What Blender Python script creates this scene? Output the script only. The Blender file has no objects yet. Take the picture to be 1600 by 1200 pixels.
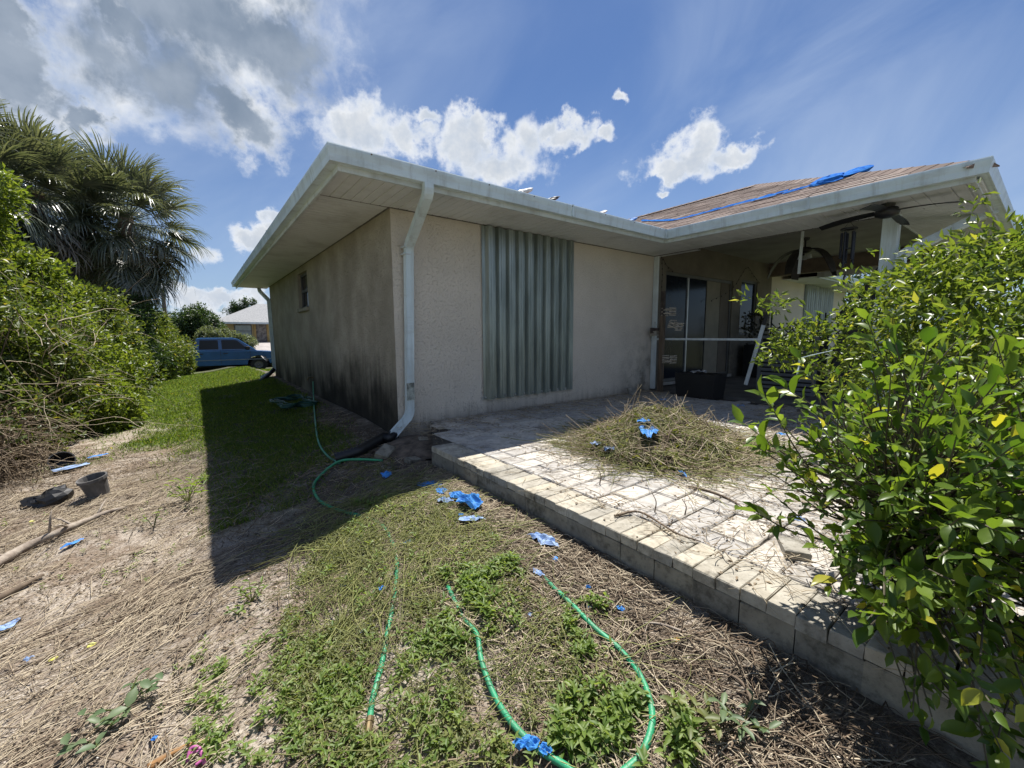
import bpy, math, random
import numpy as np
from mathutils import Vector, Matrix
random.seed(7); RNG = np.random.RandomState(11)
SC = bpy.context.scene
COL = SC.collection
rad = math.radians

# ------------------------------------------------------------------ camera, sky, sun, exposure
CAM = np.array([-1.81, -4.56, 1.04]); YAW, PITCH, ROLL, FPX = rad(37.276), rad(6.769), rad(.347), 647.38
def cam_axes():
    cy, sy, cp, sp = math.cos(YAW), math.sin(YAW), math.cos(PITCH), math.sin(PITCH)
    fwd = np.array([sy*cp, cy*cp, -sp]); right = np.array([cy, -sy, 0.]); down = np.cross(fwd, right)
    c, s = math.cos(ROLL), math.sin(ROLL)
    return np.array([c*right+s*down, -s*right+c*down, fwd])
RC = cam_axes()
def ray(x, y): return RC.T @ np.array([x-800., y-600., FPX])
def at(x, y, ax, v):
    d = ray(x, y); return CAM+(v-CAM[ax])/d[ax]*d
def far(x, y, dist):
    d = ray(x, y); return CAM+d/np.linalg.norm(d)*dist
def proj(P):
    v = (np.asarray(P, float)-CAM) @ RC.T
    return 800+FPX*v[..., 0]/v[..., 2], 600+FPX*v[..., 1]/v[..., 2], v[..., 2]

cd = bpy.data.cameras.new('camera'); cam = bpy.data.objects.new('camera', cd); COL.objects.link(cam)
M = Matrix(((RC[0][0], -RC[1][0], -RC[2][0], CAM[0]), (RC[0][1], -RC[1][1], -RC[2][1], CAM[1]), (RC[0][2], -RC[1][2], -RC[2][2], CAM[2]), (0, 0, 0, 1)))
cam.matrix_world = M
cd.sensor_fit = 'HORIZONTAL'; cd.sensor_width = 36; cd.lens = 36*FPX/1600
cd.clip_start = .05; cd.clip_end = 3000
SC.camera = cam

SUN = Vector((.325, .262, 1)).normalized()
SUN_EL = math.asin(SUN.z); SUN_AZ = math.atan2(SUN.x, SUN.y)
sl = bpy.data.lights.new('sun', 'SUN'); sl.energy = 5.0; sl.angle = rad(.53); sl.color = (1, .955, .89)
so = bpy.data.objects.new('sun', sl); COL.objects.link(so)
so.rotation_euler = SUN.to_track_quat('Z', 'Y').to_euler(); so.location = (0, 0, 30)

SC.view_settings.view_transform = 'Standard'; SC.view_settings.look = 'None'
SC.view_settings.exposure = 0.72; SC.view_settings.gamma = 1; SC.view_settings.use_curve_mapping = False
SC.cycles.max_bounces = 8; SC.cycles.transparent_max_bounces = 8
SC.cycles.use_denoising = True
SKY_STRENGTH = .1

class NT:
    def __init__(s, tree): s.t = tree; s.n = tree.nodes; s.l = tree.links
    def node(s, kind, **kw):
        n = s.n.new(kind)
        for k, v in kw.items(): setattr(n, k, v)
        return n
    def put(s, sock, v):
        if hasattr(v, 'is_output') or isinstance(v, bpy.types.NodeSocket): s.l.new(v, sock)
        else: sock.default_value = v
    def math(s, op, a, b=0., c=None, clamp=False):
        n = s.n.new('ShaderNodeMath'); n.operation = op; n.use_clamp = clamp
        s.put(n.inputs[0], a); s.put(n.inputs[1], b)
        if c is not None: s.put(n.inputs[2], c)
        return n.outputs[0]
    def vmath(s, op, a, b=(0, 0, 0)):
        n = s.n.new('ShaderNodeVectorMath'); n.operation = op
        s.put(n.inputs[0], a); s.put(n.inputs[1], b)
        return n.outputs['Value'] if op in ('LENGTH', 'DOT_PRODUCT', 'DISTANCE') else n.outputs[0]
    def mix(s, f, a, b):
        n = s.n.new('ShaderNodeMix'); n.data_type = 'RGBA'
        s.put(n.inputs['Factor'], f); s.put(n.inputs[6], a if not isinstance(a, tuple) else (*a[:3], 1)); s.put(n.inputs[7], b if not isinstance(b, tuple) else (*b[:3], 1))
        return n.outputs[2]
    def ramp(s, v, a, b):
        n = s.n.new('ShaderNodeMapRange'); n.interpolation_type = 'SMOOTHSTEP'
        s.put(n.inputs[0], v); n.inputs[1].default_value = a; n.inputs[2].default_value = b
        return n.outputs[0]
    def noise(s, vec, scale, detail=4, rough=.55, dist=0.):
        n = s.n.new('ShaderNodeTexNoise'); s.l.new(vec, n.inputs['Vector'])
        n.inputs['Scale'].default_value = scale; n.inputs['Detail'].default_value = detail
        n.inputs['Roughness'].default_value = rough; n.inputs['Distortion'].default_value = dist
        return n.outputs['Fac']

def build_world():
    w = bpy.data.worlds.new('World'); SC.world = w; w.use_nodes = True
    T = NT(w.node_tree); T.n.clear()
    out = T.node('ShaderNodeOutputWorld'); bg = T.node('ShaderNodeBackground'); T.l.new(bg.outputs[0], out.inputs[0])
    bg.inputs['Strength'].default_value = SKY_STRENGTH
    sky = T.node('ShaderNodeTexSky', sky_type='NISHITA', sun_disc=False, sun_elevation=SUN_EL, sun_rotation=SUN_AZ, air_density=1.0, dust_density=.4, ozone_density=2.2)
    tc = T.node('ShaderNodeTexCoord'); d = tc.outputs['Generated']
    sep = T.node('ShaderNodeSeparateXYZ'); T.l.new(d, sep.inputs[0])
    az = T.math('ARCTAN2', sep.outputs[0], sep.outputs[1]); el = T.math('ARCSINE', sep.outputs[2])
    cb = T.node('ShaderNodeCombineXYZ'); T.l.new(az, cb.inputs[0]); T.l.new(el, cb.inputs[1]); ae = cb.outputs[0]
    def dirae(x, y):
        v = ray(x, y); v = v/np.linalg.norm(v); return math.atan2(v[0], v[1]), math.asin(v[2])
    # cumulus banks, in azimuth and elevation
    blobs = [(330, 40, 215, 130), (250, 120, 170, 110), (440, 70, 110, 90), (190, 30, 80, 70), (390, 190, 75, 60), (20, 130, 90, 100), (10, 30, 70, 80), (330, -80, 230, 150), (120, 170, 50, 40),
             (570, 205, 85, 52), (640, 215, 40, 40), (668, 181, 20, 12),
             (715, 225, 45, 55), (775, 250, 85, 45), (740, 205, 40, 30), (830, 215, 28, 40), (892, 215, 38, 34), (942, 216, 22, 14), (860, 205, 20, 20),
             (1050, 250, 60, 36), (1100, 235, 62, 44), (1160, 237, 45, 30), (1040, 268, 40, 16), (974, 153, 12, 12),
             (400, 362, 48, 28), (440, 352, 30, 22), (320, 395, 25, 16), (300, 470, 55, 22), (350, 472, 45, 18), (260, 455, 40, 18), (390, 465, 30, 20), (1035, 300, 12, 8)]
    BIG = 9
    wn = T.node('ShaderNodeTexNoise'); T.l.new(ae, wn.inputs['Vector']); wn.inputs['Scale'].default_value = 13; wn.inputs['Detail'].default_value = 7; wn.inputs['Roughness'].default_value = .62
    wv = T.vmath('MULTIPLY', T.vmath('SUBTRACT', wn.outputs['Color'], (.5, .5, .5)), (.17, .17, 0))
    aw = T.vmath('ADD', ae, wv)
    Dm = Db = None
    for i, (x, y, rx, ry) in enumerate(blobs):
        a0, e0 = dirae(x, y); a1, _ = dirae(x+rx, y); _, e1 = dirae(x, y-ry)
        v = T.vmath('SUBTRACT', aw if rx > 28 else T.vmath('ADD', ae, T.vmath('MULTIPLY', wv, (.5, .5, 0))), (a0, e0, 0)); v = T.vmath('MULTIPLY', v, (1/abs(a1-a0), 1/max(.004, abs(e1-e0)), 0))
        D = T.math('SUBTRACT', 1.26 if i < BIG else 1.22, T.vmath('LENGTH', v))
        Dm = D if Dm is None else T.math('MAXIMUM', Dm, D)
        if i < BIG: Db = D if Db is None else T.math('SMOOTH_MAX', Db, D, .3)
    # broken cloud goes on over the rest of the sky
    gx = T.noise(d, 2.6, 6, .55)
    away = T.ramp(T.vmath('DOT_PRODUCT', d, tuple(RC[2])), .38, .1)
    gen = T.math('MULTIPLY', T.math('SUBTRACT', gx, .53), 4.)
    gen = T.math('SUBTRACT', gen, T.math('MULTIPLY', T.math('SUBTRACT', 1., away), 4.))
    Dm = T.math('MAXIMUM', Dm, gen)
    n1 = T.noise(ae, 11., 9, .62, .3); n2 = T.noise(ae, 40., 6, .62)
    nn = T.math('ADD', T.math('MULTIPLY', T.math('SUBTRACT', n1, .5), 1.1), T.math('MULTIPLY', T.math('SUBTRACT', n2, .5), .45))
    val = T.math('ADD', Dm, nn)
    soft = T.ramp(T.noise(ae, 4.2, 3, .5), .40, .62)
    wid = T.math('MULTIPLY_ADD', T.math('MULTIPLY', soft, T.ramp(T.math('SUBTRACT', Db, Dm), -.25, 0.)), .45, .74)
    q = T.math('DIVIDE', val, wid); mask = T.ramp(q, .05, 1.)
    # the big bank is seen from underneath against the sun: grey middle, white rims
    bn1 = T.math('MULTIPLY', T.math('SUBTRACT', T.noise(ae, 6.5, 9, .60, .4), .5), 1.9)
    greyb = T.ramp(T.math('ADD', T.math('MINIMUM', Db, Dm), T.math('ADD', bn1, T.math('MULTIPLY', nn, .5))), .22, .95)
    base_g = T.math('MULTIPLY', T.ramp(T.math('ADD', Dm, T.math('MULTIPLY', nn, .8)), .30, .95), .40)
    greyf = T.math('MAXIMUM', greyb, base_g)
    puff = T.ramp(T.noise(ae, 22., 6, .62), .33, .7)
    white = T.mix(puff, (4.7, 5.1, 5.7), (6.2, 6.3, 6.4))
    gcol = T.mix(T.ramp(T.noise(ae, 9., 6, .55), .3, .7), (1.3, 1.7, 2.3), (2.2, 2.6, 3.2)); ccol = T.mix(greyf, white, gcol)
    # out-of-view clouds made brighter, as added fill light on the shaded walls
    ccol = T.mix(T.math('MULTIPLY', away, .8), ccol, (8.4, 8.5, 8.8))
    # thin high veil
    ca, sa = math.cos(.45), math.sin(.45)
    su = T.math('MULTIPLY', T.vmath('DOT_PRODUCT', ae, (ca, sa, 0)), 1.7); sw = T.math('MULTIPLY', T.vmath('DOT_PRODUCT', ae, (-sa, ca, 0)), 4.2)
    cs = T.node('ShaderNodeCombineXYZ'); T.l.new(su, cs.inputs[0]); T.l.new(sw, cs.inputs[1]); cs.inputs[2].default_value = 1.3
    v1 = T.ramp(T.noise(cs.outputs[0], .8, 7, .55, 1.0), .30, .85); v2 = T.ramp(T.noise(cs.outputs[0], .45, 4, .5, .5), .30, .66)
    low = T.ramp(el, .55, .0)
    veil = T.math('ADD', T.math('MULTIPLY', low, .32), T.math('MULTIPLY', T.math('MULTIPLY', v1, v2), .60))
    tint = T.node('ShaderNodeMix', data_type='RGBA', blend_type='MULTIPLY'); tint.inputs['Factor'].default_value = 1
    T.l.new(sky.outputs[0], tint.inputs[6]); tint.inputs[7].default_value = (.37, .465, .60, 1)
    c = T.mix(veil, tint.outputs[2], (3.1, 3.8, 5.0))
    c = T.mix(mask, c, ccol)
    # below the horizon: plain
    c = T.mix(T.ramp(el, -.01, -.06), c, (1.6, 1.6, 1.5))
    T.l.new(c, bg.inputs['Color'])
build_world()

# ------------------------------------------------------------------ helpers
MATS = {}
def mat(name, col, rough=.7, var=.15, scale=6., bump=0., bscale=60., metal=0., col2=None, spec=.5, objvar=0., detail=5, stretch=(1, 1, 1)):
    if name in MATS: return MATS[name]
    m = bpy.data.materials.new(name); m.use_nodes = True; T = NT(m.node_tree)
    b = T.n['Principled BSDF']
    g = T.node('ShaderNodeNewGeometry'); tc = T.node('ShaderNodeTexCoord')
    pos = T.vmath('MULTIPLY', tc.outputs['Object'], stretch)
    n = T.noise(pos, scale, detail, .6)
    c2 = col2 or tuple(x*(1-var*1.6) for x in col); c1 = tuple(min(1, x*(1+var*.6)) for x in col) if not col2 else col
    c = T.mix(T.ramp(n, .3, .7), c2, c1)
    if objvar:
        oi = T.node('ShaderNodeObjectInfo')
        f = T.math('MULTIPLY_ADD', oi.outputs['Random'], objvar*2, 1-objvar)
        mm = T.node('ShaderNodeMix', data_type='RGBA', blend_type='MULTIPLY'); mm.inputs['Factor'].default_value = 1
        T.l.new(c, mm.inputs[6]); T.l.new(f, mm.inputs[7]); c = mm.outputs[2]
    T.l.new(c, b.inputs['Base Color'])
    b.inputs['Roughness'].default_value = rough; b.inputs['Metallic'].default_value = metal
    b.inputs['Specular IOR Level'].default_value = spec
    if bump:
        bn = T.node('ShaderNodeBump'); bn.inputs['Strength'].default_value = bump; bn.inputs['Distance'].default_value = .01
        T.l.new(T.noise(tc.outputs['Object'], bscale, 5, .6), bn.inputs['Height']); T.l.new(bn.outputs[0], b.inputs['Normal'])
    MATS[name] = m; return m

def leafmat(name, c1, c2, trans=.38, rough=.38, c3=None, spec=.5):
    if name in MATS: return MATS[name]
    m = bpy.data.materials.new(name); m.use_nodes = True; T = NT(m.node_tree)
    b = T.n['Principled BSDF']; out = T.n['Material Output']
    at_ = T.node('ShaderNodeAttribute', attribute_name='rnd'); oi = T.node('ShaderNodeObjectInfo')
    f = T.math('FRACT', T.math('ADD', at_.outputs['Fac'], oi.outputs['Random']))
    c = T.mix(f, c1, c2)
    if c3: c = T.mix(T.ramp(f, .955, .985), c, c3)
    T.l.new(c, b.inputs['Base Color']); b.inputs['Roughness'].default_value = rough; b.inputs['Specular IOR Level'].default_value = spec
    tr = T.node('ShaderNodeBsdfTranslucent')
    tt = T.node('ShaderNodeMix', data_type='RGBA', blend_type='MULTIPLY'); tt.inputs['Factor'].default_value = 1
    T.l.new(c, tt.inputs[6]); tt.inputs[7].default_value = (2.1, 2.0, .9, 1); T.l.new(tt.outputs[2], tr.inputs[0])
    mx = T.node('ShaderNodeMixShader'); mx.inputs[0].default_value = trans
    T.l.new(b.outputs[0], mx.inputs[1]); T.l.new(tr.outputs[0], mx.inputs[2]); T.l.new(mx.outputs[0], out.inputs[0])
    MATS[name] = m; return m

def wloc(o):
    v = Vector((0, 0, 0))
    while o is not None: v += Vector(o.location); o = o.parent
    return v
def tag(o, label=None, cat=None, group=None, kind=None):
    if label: o['label'] = label
    if cat: o['category'] = cat
    if group: o['group'] = group
    if kind: o['kind'] = kind
    return o
def thing(name, label, cat, loc=(0, 0, 0), group=None):
    o = bpy.data.objects.new(name, None); COL.objects.link(o); o.location = loc; o.empty_display_size = .1
    return tag(o, label, cat, group)
def copy_tree(o, parent=None):
    c = o.copy(); COL.objects.link(c)
    if parent is not None: c.parent = parent
    for ch in list(o.children): copy_tree(ch, c)
    return c
def link(name, me, parent=None, loc=(0, 0, 0)):
    o = bpy.data.objects.new(name, me); COL.objects.link(o); o.location = loc
    if parent is not None: o.parent = parent
    return o
def np_mesh(name, V, F, m, rnd=None, smooth=False):
    V = np.asarray(V, np.float32); F = np.asarray(F, np.int32); k = F.shape[1]
    me = bpy.data.meshes.new(name)
    me.vertices.add(len(V)); me.vertices.foreach_set('co', V.ravel())
    me.loops.add(F.size); me.loops.foreach_set('vertex_index', F.ravel())
    me.polygons.add(len(F)); me.polygons.foreach_set('loop_start', np.arange(0, F.size, k, dtype=np.int32))
    try: me.polygons.foreach_set('loop_total', np.full(len(F), k, np.int32))
    except Exception: pass
    if smooth: me.polygons.foreach_set('use_smooth', np.ones(len(F), bool))
    me.update(calc_edges=True); me.materials.append(m)
    if rnd is not None:
        a = me.attributes.new('rnd', 'FLOAT', 'POINT'); a.data.foreach_set('value', np.asarray(rnd, np.float32))
    return me
class MB:
    def __init__(s): s.v = []; s.f = []
    def add(s, v, f):
        o = len(s.v); s.v += [tuple(map(float, p)) for p in v]; s.f += [tuple(i+o for i in q) for q in f]; return s
    def box(s, x0, x1, y0, y1, z0, z1):
        return s.add([(x0, y0, z0), (x1, y0, z0), (x1, y1, z0), (x0, y1, z0), (x0, y0, z1), (x1, y0, z1), (x1, y1, z1), (x0, y1, z1)],
                     [(0, 3, 2, 1), (4, 5, 6, 7), (0, 1, 5, 4), (1, 2, 6, 5), (2, 3, 7, 6), (3, 0, 4, 7)])
    def beam(s, a, b, w, h, up=(0, 0, 1)):
        a, b = Vector(a), Vector(b); t = (b-a).normalized(); u = Vector(up)
        if abs(t.dot(u)) > .95: u = Vector((1, 0, 0))
        n = t.cross(u).normalized(); u = n.cross(t).normalized(); V = []
        for p in (a, b):
            for i, j in ((-1, -1), (1, -1), (1, 1), (-1, 1)): V.append(p+n*(i*w/2)+u*(j*h/2))
        return s.add(V, [(0, 1, 2, 3), (7, 6, 5, 4), (0, 4, 5, 1), (1, 5, 6, 2), (2, 6, 7, 3), (3, 7, 4, 0)])
    def tube(s, pts, r, n=8, cap=True):
        pts = [Vector(p) for p in pts]; m = len(pts); rr = r if hasattr(r, '__len__') else [r]*m
        V = []; prev = None
        for i, p in enumerate(pts):
            t = (pts[min(i+1, m-1)]-pts[max(i-1, 0)]).normalized()
            if prev is None:
                u = Vector((0, 0, 1)) if abs(t.z) < .9 else Vector((1, 0, 0)); prev = t.cross(u).normalized()
            prev = (prev-t*prev.dot(t)).normalized(); b = t.cross(prev)
            for k in range(n):
                a = 2*math.pi*k/n; V.append(p+(prev*math.cos(a)+b*math.sin(a))*rr[i])
        F = []
        for i in range(m-1):
            for k in range(n):
                k2 = (k+1) % n; F.append((i*n+k, i*n+k2, (i+1)*n+k2, (i+1)*n+k))
        if cap: F.append(tuple(range(n))[::-1]); F.append(tuple((m-1)*n+k for k in range(n)))
        return s.add(V, F)
    def lathe(s, c, prof, n=16, axis='z'):
        V = []; F = []
        for (r, h) in prof:
            for k in range(n):
                a = 2*math.pi*k/n; x, y = r*math.cos(a), r*math.sin(a)
                V.append((c[0]+x, c[1]+y, c[2]+h) if axis == 'z' else (c[0]+x, c[1]+h, c[2]+y))
        for i in range(len(prof)-1):
            for k in range(n):
                k2 = (k+1) % n; q = (i*n+k, i*n+k2, (i+1)*n+k2, (i+1)*n+k); F.append(q if axis == 'z' else q[::-1])
        return s.add(V, F)
    def prism(s, poly, y0, y1, plane='xz'):
        n = len(poly)
        def P(a, b, d): return (a, d, b) if plane == 'xz' else ((d, a, b) if plane == 'yz' else (a, b, d))
        V = [P(a, b, y0) for a, b in poly]+[P(a, b, y1) for a, b in poly]
        return s.add(V, [tuple(range(n)), tuple(range(2*n-1, n-1, -1))]+[(i, i+n, (i+1) % n+n, (i+1) % n) for i in range(n)])
    def build(s, name, m, parent=None, origin=None, bevel=0., smooth=False, kind=None, fix=True):
        off = Vector(origin) if origin is not None else Vector((0, 0, 0))
        if parent is not None: off = wloc(parent)+off
        me = bpy.data.meshes.new(name); me.from_pydata([(x-off.x, y-off.y, z-off.z) for x, y, z in s.v], [], s.f); me.update()
        if fix:
            import bmesh
            bm = bmesh.new(); bm.from_mesh(me); bmesh.ops.recalc_face_normals(bm, faces=bm.faces); bm.to_mesh(me); bm.free()
        if smooth:
            me.polygons.foreach_set('use_smooth', [True]*len(me.polygons))
        me.materials.append(m)
        o = link(name, me, parent, origin or (0, 0, 0))
        if bevel:
            bv = o.modifiers.new('bevel', 'BEVEL'); bv.width = bevel; bv.segments = 2; bv.limit_method = 'ANGLE'; bv.angle_limit = rad(40)
        if kind: o['kind'] = kind
        return o

# numpy value noise
_tab = RNG.rand(64, 64)
def vnoise(x, y):
    x = np.asarray(x, float); y = np.asarray(y, float)
    xi = np.floor(x).astype(int); yi = np.floor(y).astype(int); fx = x-xi; fy = y-yi
    fx = fx*fx*(3-2*fx); fy = fy*fy*(3-2*fy)
    a = _tab[xi % 64, yi % 64]; b = _tab[(xi+1) % 64, yi % 64]; c = _tab[xi % 64, (yi+1) % 64]; d = _tab[(xi+1) % 64, (yi+1) % 64]
    return (a*(1-fx)+b*fx)*(1-fy)+(c*(1-fx)+d*fx)*fy
def sstep(x, a, b):
    t = np.clip((x-a)/(b-a), 0, 1); return t*t*(3-2*t)
def gz(X, Y):
    X = np.asarray(X, float); Y = np.asarray(Y, float)
    near = np.interp(X, [-60, -8, -4, -3, -1.9, -1.37, -1, -.67, -.27, -.11, .1, .5], [-.7, -.6, -.55, -.52, -.47, -.40, -.31, -.23, -.19, -.175, -.2, -.35])
    fary = np.interp(X, [-60, -8, -4, -2.2, -1.2, -.4, 0, .5], [-.7, -.55, -.5, -.42, -.32, -.17, -.10, -.3])
    w = sstep(Y, -1.3, 1.6); z = near*(1-w)+fary*w
    s = np.interp(Y, [11, 16, 23, 26, 34, 40, 44, 60, 120, 600], [0, -.16, -.62, -.72, -.72, -.1, .42, .6, .8, 1.2])
    z = z+s
    fade = sstep(-X, .1, .5)*sstep(-Y, -24, -12)
    b = (vnoise(X*1.7+3, Y*1.7)-.5)*.05+(vnoise(X*5.1, Y*5.1+9)-.5)*.028+(vnoise(X*13, Y*13)-.5)*.014
    return z+b*(.25+.75*fade)
def on_ground(px, py):
    z = -.3
    for _ in range(12):
        P = at(px, py, 2, z); z = float(gz(P[0], P[1]))
    return np.array([P[0], P[1], z])
def gpt(px, py, dz=0.):
    p = on_ground(px, py); p[2] += dz; return p

# leaf clouds and straw, as arrays
LEAF2 = (np.array([(0, 0, 0), (.45, .5, .12), (1, 0, -.06), (.45, -.5, .12)]), np.array([(0, 3, 2), (0, 2, 1)]))
LEAF8 = (np.array([(0, 0, 0), (.28, .4, .10), (.28, 0, .0), (.28, -.4, .10), (.65, .40, .06), (.65, 0, -.04), (.65, -.40, .06), (1, 0, -.16)]),
         np.array([(0, 2, 1), (0, 3, 2), (1, 2, 5), (1, 5, 4), (2, 3, 6), (2, 6, 5), (4, 5, 7), (5, 6, 7)]))
def unit(v): return v/np.maximum(1e-9, np.linalg.norm(v, axis=-1, keepdims=True))
def leaf_arrays(P, D, N, L, W, tpl=LEAF2):
    t, f = tpl; n = len(P); k = len(t)
    D = unit(D); S = unit(np.cross(N, D)); N2 = np.cross(D, S)
    L = np.broadcast_to(L, (n,))[:, None, None]; W = np.broadcast_to(W, (n,))[:, None, None]
    V = P[:, None, :]+D[:, None, :]*t[None, :, 0:1]*L+S[:, None, :]*t[None, :, 1:2]*W+N2[:, None, :]*t[None, :, 2:3]*L
    F = (f[None]+(np.arange(n)*k)[:, None, None]).reshape(-1, 3)
    return V.reshape(-1, 3), F, np.repeat(RNG.rand(n), k)
def straw_arrays(PL, r):
    n, m, _ = PL.shape
    T = unit(np.gradient(PL, axis=1)); up = np.zeros_like(T); up[..., 2] = 1; up[..., 0] = .13
    S = unit(np.cross(T, up)); U = np.cross(S, T)
    r = np.broadcast_to(r, (n,))[:, None, None]*np.linspace(1.1, .6, m)[None, :, None]
    ring = np.stack([PL+S*r, PL-S*r*.5+U*r*.87, PL-S*r*.5-U*r*.87], 2)
    V = ring.reshape(-1, 3); F = []
    base = (np.arange(n)*m*3)[:, None]
    for i in range(m-1):
        for k in range(3):
            k2 = (k+1) % 3
            F.append(np.concatenate([base+i*3+k, base+i*3+k2, base+(i+1)*3+k2, base+(i+1)*3+k], 1))
    return V, np.concatenate(F), np.repeat(RNG.rand(n), m*3)
def rdir(n):
    return unit(RNG.normal(size=(n, 3)))
def inpoly(X, Y, poly):
    r = np.zeros(len(X), bool); j = len(poly)-1
    for i in range(len(poly)):
        xi, yi = poly[i]; xj, yj = poly[j]
        c = ((yi > Y) != (yj > Y)) & (X < (xj-xi)*(Y-yi)/(yj-yi+1e-12)+xi); r ^= c; j = i
    return r
_u = [.14, .32, .52, .72, .89]; _w = [.24, .43, .5, .40, .20]
LEAFBIG = (np.array([(0, 0, 0)]+[q for u_, w_ in zip(_u, _w) for q in ((u_, w_, .085*w_/.5), (u_, 0, -.10*u_*u_), (u_, -w_, .085*w_/.5))]+[(1, 0, -.13)]),
           np.array([(0, 2, 1), (0, 3, 2)]+[t for i in range(4) for a in (1+3*i,) for t in ((a, a+1, a+4), (a, a+4, a+3), (a+1, a+2, a+5), (a+1, a+5, a+4))]+[(13, 14, 16), (14, 15, 16)]))
# ------------------------------------------------------------------ ground
def grass_w(X, Y):
    n = vnoise(X*1.3+7, Y*1.3)+.5*vnoise(X*4, Y*4+3)-.75
    g = sstep(Y+n*3.2-.55*sstep(-X, 1.8, 3.0)*3, 0.6, 4.2)*sstep(-X+.1*n, -.1, .5)
    g = np.maximum(g, sstep(Y+n*1.8, -1.3, .7)*sstep(X, -2.0, -1.5)*sstep(-X+.1*n, .25, .7))
    h = sstep(X, 6, 7.5)+sstep(-X, 5., 7)*.8
    g = np.maximum(g, h)
    return np.where(Y > 13, 1, g)
def lin(a, b, s): return list(np.arange(a, b, s))
def build_ground():
    xs = np.array([-900, -400, -200, -100, -60, -35, -22, -15, -11, -8.5, -7]+lin(-6, .45, .05)+[.6, 1, 2, 4, 6, 8, 10, 13, 17, 22, 30, 45, 70, 120, 250, 500, 900])
    ys = np.array([-300, -120, -60, -30, -16, -10, -7.5, -6]+lin(-5.2, 5, .05)+lin(5, 13, .16)+lin(13, 48, .8)+[50, 55, 65, 80, 110, 160, 250, 400, 700, 1200])
    X, Y = np.meshgrid(xs, ys); Z = gz(X, Y)
    V = np.stack([X, Y, Z], -1).reshape(-1, 3); nx, ny = len(xs), len(ys)
    i = np.arange(nx-1)[None]+np.arange(ny-1)[:, None]*nx
    F = np.stack([i, i+1, i+1+nx, i+nx], -1).reshape(-1, 4)
    m = bpy.data.materials.new('sandy_soil'); m.use_nodes = True; T = NT(m.node_tree); b = T.n['Principled BSDF']
    tc = T.node('ShaderNodeTexCoord'); p = tc.outputs['Object']
    fine = T.noise(p, 90, 6, .7); mid = T.noise(p, 9, 6, .65); big = T.noise(p, 1.7, 4, .6)
    sand = T.mix(T.ramp(fine, .3, .72), (.22, .18, .14), (.56, .50, .425))
    dirt = T.mix(T.ramp(fine, .3, .75), (.085, .06, .043), (.32, .25, .185))
    c = T.mix(T.ramp(T.math('ADD', T.math('MULTIPLY', mid, .6), T.math('MULTIPLY', big, .5)), .46, .68), dirt, sand)
    ga = T.node('ShaderNodeAttribute', attribute_name='grass')
    gr = T.mix(T.ramp(T.noise(p, 14, 5, .7), .3, .7), (.045, .075, .015), (.12, .17, .035))
    gf = T.math('MULTIPLY', ga.outputs['Fac'], T.ramp(T.noise(p, 6, 5, .65), .25, .55))
    c = T.mix(gf, c, gr)
    da = T.node('ShaderNodeAttribute', attribute_name='painted_shade'); c = T.mix(T.math('MULTIPLY', da.outputs['Fac'], T.ramp(T.noise(p, 5, 5, .65), .2, .6)), c, T.mix(T.ramp(fine, .3, .75), (.03, .026, .02), (.13, .115, .09)))  # house and bush shade painted into the soil colour
    T.l.new(c, b.inputs['Base Color']); b.inputs['Roughness'].default_value = .95; b.inputs['Specular IOR Level'].default_value = .2
    bn = T.node('ShaderNodeBump'); bn.inputs['Strength'].default_value = .8; bn.inputs['Distance'].default_value = .012
    T.l.new(T.math('ADD', fine, T.math('MULTIPLY', T.noise(p, 40, 4, .6), .8)), bn.inputs['Height']); T.l.new(bn.outputs[0], b.inputs['Normal'])
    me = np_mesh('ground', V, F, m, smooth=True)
    a = me.attributes.new('grass', 'FLOAT', 'POINT'); a.data.foreach_set('value', grass_w(V[:, 0], V[:, 1]).astype(np.float32))
    dn = vnoise(V[:, 0]*1.4, V[:, 1]*1.4+11)-.5; dm = np.maximum(sstep(V[:, 0]+dn*.9, -2.5, -1.2)*sstep(V[:, 1]+dn*1.2, -2.1, -1.0)*.8, sstep(V[:, 0]+dn*.5, -.75, -.35)*sstep(-V[:, 1]+dn*.5, 3.2, 3.9)*.7)  # mask of the painted shade: beside the house, and below the bush
    a = me.attributes.new('painted_shade', 'FLOAT', 'POINT'); a.data.foreach_set('value', dm.astype(np.float32))
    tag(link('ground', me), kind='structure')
    # street beyond the lot
    rb = MB()
    ysr = [27.2, 33.4]; xsr = list(range(-120, 140, 10))
    for x0, x1 in zip(xsr[:-1], xsr[1:]):
        rb.add([(x0, ysr[0], -.69), (x1, ysr[0], -.69), (x1, ysr[1], -.69), (x0, ysr[1], -.69)], [(0, 1, 2, 3)])
    tag(rb.build('road', mat('asphalt', (.06, .06, .06), .9, .2, 3)), kind='structure')
    dv = MB(); dv.add([(2.4, 33.4, -.69), (7.5, 33.4, -.69), (7.5, 43.2, .46), (2.4, 43.2, .46)], [(0, 1, 2, 3)])
    tag(dv.build('driveway', mat('concrete_drive', (.36, .33, .31), .9, .15, 2)), kind='structure')
build_ground()

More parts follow.
